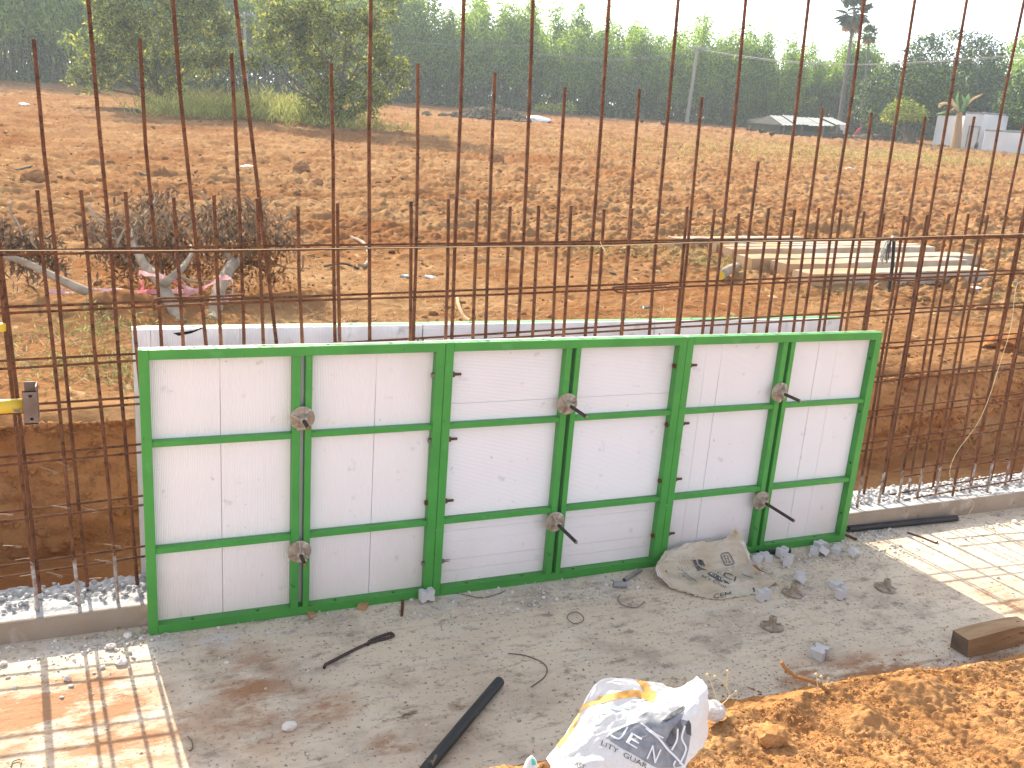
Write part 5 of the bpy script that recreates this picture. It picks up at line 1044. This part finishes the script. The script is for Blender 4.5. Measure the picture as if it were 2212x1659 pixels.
shrub('shrub_tree', (352, 238), [(250, 60, 80, 60), (340, 30, 110, 70), (440, 40, 80, 60), (330, 120, 110, 55), (430, 130, 70, 40), (230, 140, 60, 40), (380, 185, 60, 35), (200, 105, 50, 30), (180, 165, 40, 25), (480, 90, 40, 50), (330, -60, 130, 60), (440, -50, 90, 60), (240, -40, 90, 60)], 22, 'bushy grey-green shrub tree with many stems, its foot in grass', ['shrub', 'yleaf'], .19, .065, 760)
shrub('shrub_tree', (722, 275), [(700, 30, 90, 60), (800, 60, 70, 60), (640, 60, 70, 50), (720, 120, 90, 55), (820, 120, 50, 50), (640, 130, 60, 40), (720, 190, 75, 40), (800, 200, 55, 40), (680, 230, 55, 30), (770, 240, 60, 28), (580, 90, 40, 35), (850, 160, 30, 30), (700, -50, 100, 60), (800, -40, 80, 50), (600, 30, 50, 40), (560, 130, 35, 20)], 22, 'yellow-leaved shrub tree by the tall grass patch', ['shrub', 'yleaf'], .16, .055, 800)
# tall grass between them
PT = []
for q in ((430, 250, 1.0, .8, 1700, .34), (520, 258, 1.25, .9, 2600, .4), (605, 262, 1.25, .9, 2500, .4), (672, 272, .8, .7, 1300, .3), (385, 256, .6, .5, 700, .25), (800, 284, .9, .4, 300, .1)): PT.append(tuft_points(*q))
kind(link('tall_grass', leaves(np.vstack(PT), .30, .03, -1.2, 'grass', 'tall_grass')), 'stuff')
# plantation trees: five kinds of mesh, one thing each
def euc_mesh(seed, H):
    rs = np.random.default_rng(seed); mb = MB(); tips = []
    for k in range(3):
        b = np.array([rs.normal(0, .35), rs.normal(0, .35), 0]); lean = rs.normal(0, .05, 2); pts = [b+np.array([lean[0]*z+.12*math.sin(z*.9+k), lean[1]*z, z]) for z in np.linspace(0, H*(.95-.12*k), 9)]
        mb.tube(pts, [max(.012, (.075-.015*k)*(1-i/9.5)) for i in range(9)], 5)
        for j in range(4, 9): tips.append((pts[j], j/8))
        for j in range(16):
            z = rs.uniform(.30, .97); i0 = min(7, int(z*8)); p = pts[i0]; d = np.array([rs.normal(0, .8), rs.normal(0, .8), rs.uniform(.5, 1.4)])*(1.15-.5*z); mb.tube([p, p+d*.6, p+d], [.018, .012, .004], 3); tips.append((p+d, z))
    P = []; C_ = []
    for p, z in tips:
        n = 80; P.append(p+rs.normal(0, 1, (n, 3))*np.array([.34, .34, .40])); 
    global RNG; old = RNG; RNG = rs; me = leaves(np.vstack(P), .34, .095, .75, ['euc', 'euc2'], 'crown', (rs.random(sum(len(q) for q in P)) < .45).astype(int)); RNG = old
    return mb.mesh('trunk', 'euctrunk'), me
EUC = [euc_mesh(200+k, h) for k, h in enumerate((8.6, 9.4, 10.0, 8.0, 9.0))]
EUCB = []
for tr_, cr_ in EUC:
    c2 = cr_.copy(); c2.materials.clear(); c2.materials.append(M['euc2']); c2.materials.append(M['euclit']); EUCB.append((tr_, c2))  # crown copies with painted-in sunlight for the grove
EL = 'slender green plantation tree in the wood beyond the ploughed field'
rows_ = [(79, 1.75), (82.5, 1.8), (86, 1.9), (91, 2.1)]
cnt = 0
for ri, (rad_, sp) in enumerate(rows_):
    a = -9.
    while a < 57:
        a += math.degrees(sp*random.uniform(.75, 1.3)/rad_)
        rr2 = rad_+random.uniform(-1.2, 1.2)+(-6 if a < 4 else 0)
        if a > 40 and ri == 0: rr2 += 4
        p = np.array([rr2*math.sin(math.radians(a)), rr2*math.cos(math.radians(a))-3.5]); sc = random.uniform(.66, 1.06)*(1.45 if a < 4 else 1.25 if a < 17 else 1.0 if a < 27 else .92 if a < 36 else .84 if a < 43 else .76)
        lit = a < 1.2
        t = thing('plantation_tree', 'yellow-green plantation tree with sunlight painted into its leaves, in the grove behind the bushy shrub' if lit else EL, 'tree', (p[0], p[1], float(gz(*p))-.1), (0, 0, random.uniform(0, 6.28)), 'sunlit grove trees' if lit else 'plantation trees beyond the field', sc)
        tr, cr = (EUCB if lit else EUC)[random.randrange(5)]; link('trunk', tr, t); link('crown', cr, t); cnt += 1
        if cnt >= 296: break
# thin poles and undergrowth in the wood's edge
n = 1100; aa = np.radians(RNG.uniform(-9, 57, n)); rr_ = RNG.uniform(77.5, 84, n)-np.where(np.degrees(aa) < 4, 5, 0); mb = MB()
for i in range(n):
    x, y = rr_[i]*math.sin(aa[i]), rr_[i]*math.cos(aa[i])-3.5; z = float(gz(x, y)); H_ = RNG.uniform(2.6, 5.4); lx, ly = RNG.normal(0, .4, 2); mb.tube([(x, y, z-.1), (x+lx*.5, y+ly*.5, z+H_*.55), (x+lx*1.3, y+ly, z+H_)], [.028, .022, .008], 3, cap=False)
kind(mb.build('thicket_poles', 'euctrunk'), 'stuff')
n = 26000; aa = np.radians(RNG.uniform(-9.5, 57, n)); rr_ = RNG.uniform(77.6, 88, n)-np.where(np.degrees(aa) < 4, 5, 0); x, y = rr_*np.sin(aa), rr_*np.cos(aa)-3.5
hh = np.abs(fbm(x*.25, y*.25, 0, 3, 161))*3.2+.5; P = np.stack([x, y, gz(x, y)+hh*RNG.random(n)**1.3], -1)
kind(link('undergrowth', leaves(P, .34, .14, .2, ['shrub', 'euc'], 'undergrowth', (RNG.random(n) < .4).astype(int))), 'stuff')
n = 30000; aa = np.radians(RNG.uniform(-12, 60, n)); rr_ = RNG.uniform(87, 96, n); x, y = rr_*np.sin(aa), rr_*np.cos(aa)-3.5
P = np.stack([x, y, gz(x, y)+RNG.random(n)*(4.6+1.2*fbm(x*.2, y*.2, 0, 2, 191))], -1)
kind(link('rear_thicket', leaves(P, .75, .36, .2, ['shrub', 'euc'], 'rear_thicket', (RNG.random(n) < .4).astype(int))), 'stuff')
# rounded broad-leaved trees by the house
def broad(base_px, dist, blobs, label, mats, n, L, W, trunk_r=.25, share=.25):
    b = far(*base_px, dist); b[2] = float(gz(b[0], b[1])); t = thing('broadleaf_tree', label, 'tree', tuple(b)); k = pxm(b); P = []; mb = MB()
    tips = []
    for (a, c, rx, ry) in blobs:
        p = far(a, c, dist+random.uniform(-.5, .5)*rx*k)-b; u = RNG.normal(0, 1, (int(n*rx*ry/2500), 3)); u /= np.linalg.norm(u, axis=1)[:, None]; rad_ = RNG.uniform(.55, 1, len(u))**.6*(1+.22*fbm(u[:, 0]*2.5+a, u[:, 1]*2.5, u[:, 2]*2.5, 3, 171))
        P.append(p+u*rad_[:, None]*np.array([rx*k, rx*k*.9, ry*k])); tips.append(p)
    fork = tips[0]*.35; mb.tube([(0, 0, -.2), tuple(fork*.5), tuple(fork)], [trunk_r, trunk_r*.75, trunk_r*.6], 9); tr = mb.build('trunk', 'trunk', t)
    for p in tips: mb = MB(); mb.tube(catmull([fork*.9, fork*.4+p*.6+np.array([0, 0, -.2]), p], 3), [trunk_r*.5*(1-.12*j) for j in range(7)], 6); mb.build('limb', 'trunk', tr)
    P = np.vstack(P); P = P[P[:, 2] > .3]; mi = (RNG.random(len(P)) < share).astype(int); link('crown', leaves(P, L, W, .4, mats, 'crown', mi), t)
broad((1975, 292), 69, [(1930, 195, 60, 52), (1880, 215, 32, 48), (1990, 180, 60, 45), (2040, 200, 45, 50), (1960, 230, 55, 38), (1900, 245, 35, 25)], 'broad dark mango tree between the low hut and the whitewashed house', ['mango', 'mango2'], 1500, .30, .10, .30, .3)
broad((2080, 290), 80, [(2060, 130, 85, 55), (2000, 120, 45, 40), (2120, 140, 50, 55), (2070, 190, 90, 50), (2130, 200, 40, 50)], 'tallest rounded dark tree rising behind the whitewashed house', ['mango', 'mango2'], 1500, .34, .11, .4, .18)
broad((2200, 300), 66, [(2195, 230, 40, 45), (2230, 190, 45, 45), (2185, 255, 22, 22), (2260, 240, 50, 50)], 'leafy tree overhanging the low whitewashed wall', ['mango', 'euc'], 1500, .3, .1, .25, .4)
broad((1956, 300), 62, [(1950, 238, 32, 16), (1975, 245, 28, 14), (1925, 250, 22, 14), (1955, 225, 22, 10)], 'small light-green tree with two thin pale trunks before the mango tree', ['mango2', 'yleaf'], 1900, .24, .085, .07, .35)
broad((1340, 260), 77, [(1340, 190, 32, 30), (1330, 225, 40, 30), (1365, 220, 30, 30)], 'dark rounded bush at the edge of the wood', ['mango', 'shrub'], 1500, .34, .12, .15, .5)
broad((1195, 248), 74, [(1190, 236, 36, 13), (1225, 232, 20, 14), (1170, 240, 20, 9)], 'low pale green bush beside the dark earth heap', ['euc2', 'yleaf'], 1900, .26, .09, .06, .4)
broad((2212, 230), 90, [(2190, 130, 35, 40), (2230, 120, 40, 50), (2240, 180, 50, 50)], 'bright green tree far behind the low whitewashed wall', ['euc2', 'euc'], 1300, .36, .12, .25, .5)
# palms
def palm(base_px, top_px, dist, R_, label, nf):
    b = far(*base_px, dist); b[2] = float(gz(b[0], b[1])); tp = far(*top_px, dist)-b; t = thing('palm_tree', label, 'palm', tuple(b)); s = R_/2.
    pts = [np.array([tp[0]*u**1.1, tp[1]*u, tp[2]*u-.3*(1-u)]) for u in np.linspace(0, 1, 12)]; mb = MB(); mb.tube(pts, [.19*s*(1.15-.45*i/11) for i in range(12)], 9); mb.build('trunk', 'palmtrunk', t)
    for k in range(nf):
        a = k*2.399; el = math.radians([65, 40, 15, -10, -35, -60][k % 6]+random.uniform(-8, 8)); d = np.array([math.cos(a)*math.cos(el), math.sin(a)*math.cos(el), math.sin(el)]); dead = el < math.radians(-45)
        st = R_*.55; c = tp+d*st; n = 16; up = np.cross(d, [-math.sin(a), math.cos(a), 0]); sd = np.array([-math.sin(a), math.cos(a), 0]); V = []; F = []
        mb = MB(); mb.tube([tp, tp+d*st*.5+np.array([0, 0, .04]), c], .03*s, 4)
        for j in range(n):
            th = (j/(n-1)-.5)*math.radians(230); dd = d*math.cos(th)+sd*math.sin(th); e = c+dd*R_*.47*(1-.18*abs(th)/2)+np.array([0, 0, -.12*R_*(1-abs(math.cos(th)))-.06*R_]); w = np.cross(dd, up); w = w/(np.linalg.norm(w)+1e-9)*.075*R_; m = c+dd*R_*.26
            mb.add([c, m-w, e, m+w], [(0, 1, 2, 3)])
        mb.build('frond', 'palmleaf' if not dead else 'bananadry', t)
palm((1815, 262), (1846, 27), 72, 1.5, 'tall fan palm with a long thin trunk rising over the low hut', 30)
palm((1868, 240), (1878, 74), 76, .80, 'smaller farther fan palm just showing over the wood', 26)
# banana plant
b = far(2064, 320, 63.); b[2] = float(gz(b[0], b[1])); t = thing('banana_plant', 'ragged banana plant with drooping dry leaves before the whitewashed house', 'banana plant', tuple(b)); k = pxm(b)
mb = MB(); tp = far(2073, 243, 63.)-b; mb.tube([(0, 0, -.1), tuple(tp*.4+np.array([.03, 0, 0])), tuple(tp)], [.30, .24, .15], 10); mb.build('stem', 'bananadry', t)
for (P, w, m_) in (([(2073, 243), (2066, 215), (2070, 197)], .16, 'banana'), ([(2073, 243), (2085, 218), (2092, 202)], .28, 'banana'), ([(2073, 243), (2095, 215), (2122, 202)], .18, 'bananadry'), ([(2073, 243), (2055, 222), (2032, 222), (2028, 232)], .26, 'bananadry'), ([(2073, 243), (2050, 238), (2022, 246)], .28, 'banana'), ([(2073, 243), (2062, 232), (2050, 240)], .2, 'bananadry'), ([(2073, 243), (2083, 222), (2078, 205)], .2, 'banana'), ([(2073, 243), (2060, 222), (2053, 208)], .22, 'bananadry')):
    c = catmull([far(a, d, 63.+random.uniform(-.3, .3))-b for a, d in P], 6); n = len(c); V = []; F = []
    for i, q in enumerate(c):
        ww = w*math.sin(math.pi*min(1, (i+.6)/n))**.6; V += [q+np.array([ww*.75, -ww*.3, -ww*.4]), q, q-np.array([ww*.75, ww*.3, ww*.4])]
    for i in range(n-1): F += [(3*i, 3*i+1, 3*i+4, 3*i+3), (3*i+1, 3*i+2, 3*i+5, 3*i+4)]
    mb = MB(); mb.add(V, F); mb.build('leaf', m_, t)
# whitewashed house with low wall
def wallbox(t, name, m, p0, p1, z0, z1, th, lip=0):
    """upright wall between two ground points (relative to t)"""
    d = np.array([p1[0]-p0[0], p1[1]-p0[1]]); L = np.linalg.norm(d); a = math.atan2(d[1], d[0]); mb = MB(); mb.box(-lip, L+lip, -lip, th+lip, z0, z1, .02); o = mb.build(name, m, t); o.location = (p0[0], p0[1], 0); o.rotation_euler = (0, 0, a); return o
HD = 65.
b = far(2010, 318, HD+1); b[2] = float(gz(b[0], b[1])); t = thing('white_house', 'small whitewashed flat-roofed house with stained parapet behind the banana plant', 'house', tuple(b))
q = [far(2012, 318, HD+1.5)-b, far(2072, 318, HD-1.)-b, far(2112, 318, HD-1.2)-b, far(2165, 318, HD-.2)-b]; H_ = 60*pxm(b+0)
wallbox(t, 'wall', 'white', q[0], q[1], -.4, H_*.93, .2); wallbox(t, 'wall', 'white', q[1], q[2], -.4, H_*1.0, .25); wallbox(t, 'wall', 'white', q[2], q[3], -.4, H_*1.02, .25)
wallbox(t, 'wall', 'white', q[3], q[3]+np.array([2.5, 3.5, 0]), -.4, H_*1.02, .25)
wallbox(t, 'parapet', 'darkroof', q[1]+np.array([.02, 0, 0]), q[2], H_*.985, H_*1.05, .27, .01); wallbox(t, 'parapet', 'darkroof', q[2], q[3], H_*1.0, H_*1.07, .27, .012)
mb = MB(); mb.add([(*(q[0][:2]+np.array([0, .1])), H_*.9), (*(q[1][:2]+np.array([0, .1])), H_*.96), (*(q[3][:2]+np.array([0, .1])), H_*.97), (*(q[3][:2]+np.array([2, 3.5])), H_*.97), (*(q[0][:2]+np.array([2, 4.])), H_*.9)], [(0, 1, 2, 3, 4)]); mb.build('roof_slab', 'darkroof', t)
d_ = (q[2]-q[1]); dl = wallbox(t, 'door', 'white', q[1]+d_*.35+np.array([0, -.03, 0]), q[1]+d_*.85+np.array([0, -.03, 0]), 0, H_*.62, .1); 
mbf = MB(); a_ = math.atan2(d_[1], d_[0]); L_ = np.linalg.norm(d_[:2])*.5
for (x0, x1, z0, z1) in ((-.06, 0, 0, H_*.65), (L_, L_+.06, 0, H_*.65), (-.06, L_+.06, H_*.62, H_*.65)): mbf.box(x0, x1, -.05, .06, z0, z1, .005)
mbf.build('door_frame', 'darkroof', dl)
b = far(2130, 320, HD-2); b[2] = float(gz(b[0], b[1])); t = thing('low_wall', 'low whitewashed wall with a dark stained top beside the house', 'wall', tuple(b)); q0, q1 = far(2120, 322, HD-2)-b, far(2260, 325, HD-3.)-b; h_ = 36*pxm(b)
wallbox(t, 'wall_body', 'white', q0, q1, -.4, h_, .3); wallbox(t, 'stained_cap', 'darkroof', q0, q1, h_, h_+.12, .32, .01)
# bench and stones by the wall
b = ong(2180, 322); t = thing('stone_bench', 'dark slab bench on stone lumps before the low whitewashed wall', 'bench', tuple(b)); mb = MB(); mb.box(-.75, .75, -.2, .2, .22, .3, .01); mb.build('seat', 'darkroof', t)
for x_ in (-.6, 0, .6): link('foot_stone', rock_mesh('foot_stone', 'stone', int(x_*5)+9, 2, .3), t, (x_, 0, .1), None, .16)
# low hut with pale sheet roof
b = far(1725, 287, 66.); b[2] = float(gz(b[0], b[1])); t = thing('low_hut', 'low dark hut under a slumped pale sheet roof at the edge of the wood', 'hut', tuple(b))
def hp(x, y, d): return far(x, y, d)-b
e0, e1, r0_, r1_, l0 = hp(1692, 271, 64.), hp(1836, 274, 64.), hp(1662, 249, 67.5), hp(1797, 258, 67.5), hp(1615, 259, 66.5)
for i in range(5):
    u0, u1 = i/5, (i+1)/5; L4 = [e0+(e1-e0)*u0, e0+(e1-e0)*u1, r0_+(r1_-r0_)*u1, r0_+(r1_-r0_)*u0]; sag = .05*math.sin(i*1.9); V = []
    for a in range(7):
        for c in range(2): w = a/6; q = (L4[0]*(1-w)+L4[1]*w) if c == 0 else (L4[3]*(1-w)+L4[2]*w); V.append(q+np.array([0, 0, sag+.03*(a % 2)+.015*i]))
    mb = MB(); mb.add(V, [(2*a, 2*a+2, 2*a+3, 2*a+1) for a in range(6)]); mb.build('roof_sheet', 'roofsheet', t)
mb = MB(); mb.add([r0_+np.array([0, 0, -.02]), e0+np.array([0, 0, -.03]), l0+np.array([0, -.5, -.15]), l0], [(0, 1, 2, 3)]); mb.build('side_roof_sheet', 'hutdark', t)
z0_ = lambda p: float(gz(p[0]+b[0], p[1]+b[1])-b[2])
wallbox(t, 'front_wall', 'hutdark', e0+np.array([0, .3, 0]), e1+np.array([0, .3, 0]), -.3, e0[2]-.25, .15); wallbox(t, 'side_wall', 'hutdark', l0, e0+np.array([0, .3, 0]), -.3, l0[2]-.18, .12); wallbox(t, 'rear_wall', 'hutdark', r0_, r1_, -.3, r0_[2]-.1, .12)
for u in (0.02, .3, .62, .98): p = e0+(e1-e0)*u; mb = MB(); mb.tube([(p[0], p[1]+.05, -.3), (p[0], p[1]+.05, p[2])], .06, 6); mb.build('post', 'trunk', t)
# power poles and wires
def pole(base_px, top_px, dist, lab):
    b = far(*base_px, dist); b[2] = float(gz(b[0], b[1])); tp = far(*top_px, dist)-b; t = thing('power_pole', lab, 'pole', tuple(b)); mb = MB(); mb.tube([(0, 0, -.3), tuple(tp*.5), tuple(tp)], [.16, .13, .10], 8); mb.build('shaft', 'pole', t)
    mb = MB(); mb.box(-.75, .75, -.05, .05, -.05, .05, .01); o = mb.build('cross_arm', 'darkroof', t); o.location = tp*.965+np.array([0, -.09, 0]); o.rotation_euler = (0, 0, -.6)
    for s_ in (-.65, 0, .65): mb = MB(); mb.lathe([(.05, 0), (.07, .06), (.04, .14)], 8); i_ = mb.build('insulator', 'white', t); i_.location = tp*.965+np.array([s_*math.cos(-.6), s_*math.sin(-.6)-.09, .05])
    return b+tp
pole((1482, 274), (1508, 98), 76., 'leaning concrete power pole at the edge of the wood'); pole((533, 178), (527, 25), 74., 'thin power pole half hidden behind the bushy grey-green shrub')
for P, d0_, d1_, lab in (([(870, 90), (960, 96), (1050, 98), (1160, 98)], 70, 73, 'overhead wire running in front of the wood past the yellow-leaved shrub'), ([(1155, 114), (1250, 124), (1340, 128), (1420, 122), (1506, 106)], 73, 76, 'upper overhead wire sagging to the leaning power pole'), ([(1155, 116), (1250, 127), (1340, 130.5), (1420, 125), (1506, 108)], 73, 76, 'lower overhead wire sagging to the leaning power pole'), ([(1506, 106), (1600, 120), (1700, 132), (1850, 139), (2000, 133), (2220, 118)], 76, 62, 'overhead wire sagging from the leaning pole toward the house'), ([(1506, 107.5), (1600, 123), (1700, 135), (1850, 141), (2000, 135), (2220, 121)], 76, 62, 'lower overhead wire sagging from the leaning pole toward the house'), ([(527, 33), (580, 42), (640, 52)], 74, 73, 'overhead wire leaving the half hidden power pole')):
    c = catmull([far(a, e, d0_+(d1_-d0_)*i/(len(P)-1)) for i, (a, e) in enumerate(P)], 6); mb = MB(); mb.tube(c, .018, 4); tag(mb.build('overhead_wire', 'galv'), lab, 'wire')
# dark earth heap, rubble
for (q, rx, ry, h_, lab) in (((1070, 258), 2.4, 1.2, .75, 'dark earth and dung heap on the far side of the field'), ((1905, 303), 2.6, 1., .35, 'rubble heap under the mango tree')):
    b = ong(*q); n = 900; u = RNG.normal(0, 1, (n, 2)); x, y = u[:, 0]*rx*.5, u[:, 1]*ry*.5; z = h_*np.exp(-(x/rx)**2*1.6-(y/ry)**2*1.6)*(.4+.6*RNG.random(n)); o = link('earth_heap', rocks(np.stack([x, y, z*.9], -1), np.clip(RNG.lognormal(-2.1, .45, n), .05, .3), 'manure', 'earth_heap'), None, tuple(b)); tag(o, lab, 'heap')
# plastic chairs
def chair(q, rz, lab, s=1.):
    b = ong(*q); t = thing('plastic_chair', lab, 'chair', tuple(b), (0, 0, rz))
    mb = MB(); mb.box(-.22, .22, -.2, .2, .40, .43, .01); mb.build('seat', 'whiteplastic', t)
    mb = MB(); V = []
    for i in range(9): a = i/8*math.pi; V += [(-.22*math.cos(a), .2, .43), (-.22*math.cos(a), .26, .43+.40*math.sin(a)**.5), (-.22*math.cos(a), .23, .43), (-.22*math.cos(a), .29, .43+.40*math.sin(a)**.5)]
    mb.add(V, [(4*i, 4*i+4, 4*i+5, 4*i+1) for i in range(8)]+[(4*i+2, 4*i+3, 4*i+7, 4*i+6) for i in range(8)]+[(4*i+1, 4*i+5, 4*i+7, 4*i+3) for i in range(8)]); mb.build('backrest', 'whiteplastic', t)
    for sx in (-1, 1):
        for sy in (-1, 1): mb = MB(); mb.tube([(sx*.20, sy*.18, .4), (sx*.25, sy*.22, 0)], .03, 6); mb.build('leg', 'whiteplastic', t)
        mb = MB(); mb.box(sx*.24-.02, sx*.24+.02, -.2, .24, .60, .63, .005); mb.build('armrest', 'whiteplastic', t)
chair((2130, 322), .4, 'cream plastic chair standing before the low whitewashed wall'); chair((1815, 294), 2.6, 'white plastic chair lying near the end of the low hut')
# red cloth on a leaning stick
b = ong(1848, 296); t = thing('red_cloth', 'pink-red cloth hung on a leaning stick near the hut', 'cloth', tuple(b)); P = [far(x, y, float(np.hypot(*(b-CC)[:2])))-b for x, y in ((1843, 298), (1852, 283), (1860, 276), (1870, 272))]
mb = MB(); mb.tube(catmull(P[:3], 4), [.12, .14, .13, .12, .13, .11, .10, .1, .08][:9], 7, flat=.5); mb.build('cloth', 'red', t); mb = MB(); mb.tube([P[1], P[2]+np.array([.05, 0, .03]), P[3]], .025, 5); mb.build('stick', 'bark', t)
# hens
def hen_mesh():
    mb = MB(); mb.tube([(-.20, 0, .33), (-.15, 0, .26), (-.08, 0, .20), (.02, 0, .18), (.10, 0, .22), (.14, 0, .30), (.155, 0, .35), (.185, 0, .36), (.21, 0, .35)], [.02, .045, .085, .10, .075, .035, .03, .026, .006], 8)
    for s in (-1, 1): mb.tube([(.02, s*.035, .12), (.01, s*.035, .05), (.02, s*.035, 0), (.06, s*.035, 0)], [.018, .01, .009, .008], 5)
    return mb.mesh('hen', 'hen', True)
HM = hen_mesh()
for k, q in enumerate(((1644, 292), (1666, 298), (1799, 303), (1553, 274), (2107, 325), (1889, 306), (1386, 269), (1433, 275), (1620, 287), (1912, 306))):
    b = ong(*q); tag(link('hen', HM, None, tuple(b), (0, 0, k*1.7), 1.25), 'small brown hen pecking at the far edge of the field', 'hen', 'hens at the far edge of the field')
# ------------------------------------------------------------------ haze: one closed box of even thin air round it all
mb = MB(); mb.box(-350, 350, -45, 345, -1.5, 24); hz = mb.build('haze', 'white'); kind(hz, 'stuff')
hm = bpy.data.materials.new('haze'); hm.use_nodes = True; hn = hm.node_tree.nodes; hn.remove(hn['Principled BSDF']); pv = hn.new('ShaderNodeVolumePrincipled'); pv.inputs['Color'].default_value = (.78, .92, 1., 1); pv.inputs['Density'].default_value = .0010; pv.inputs['Anisotropy'].default_value = .3
hm.node_tree.links.new(pv.outputs[0], hn['Material Output'].inputs['Volume']); hz.data.materials.clear(); hz.data.materials.append(hm)
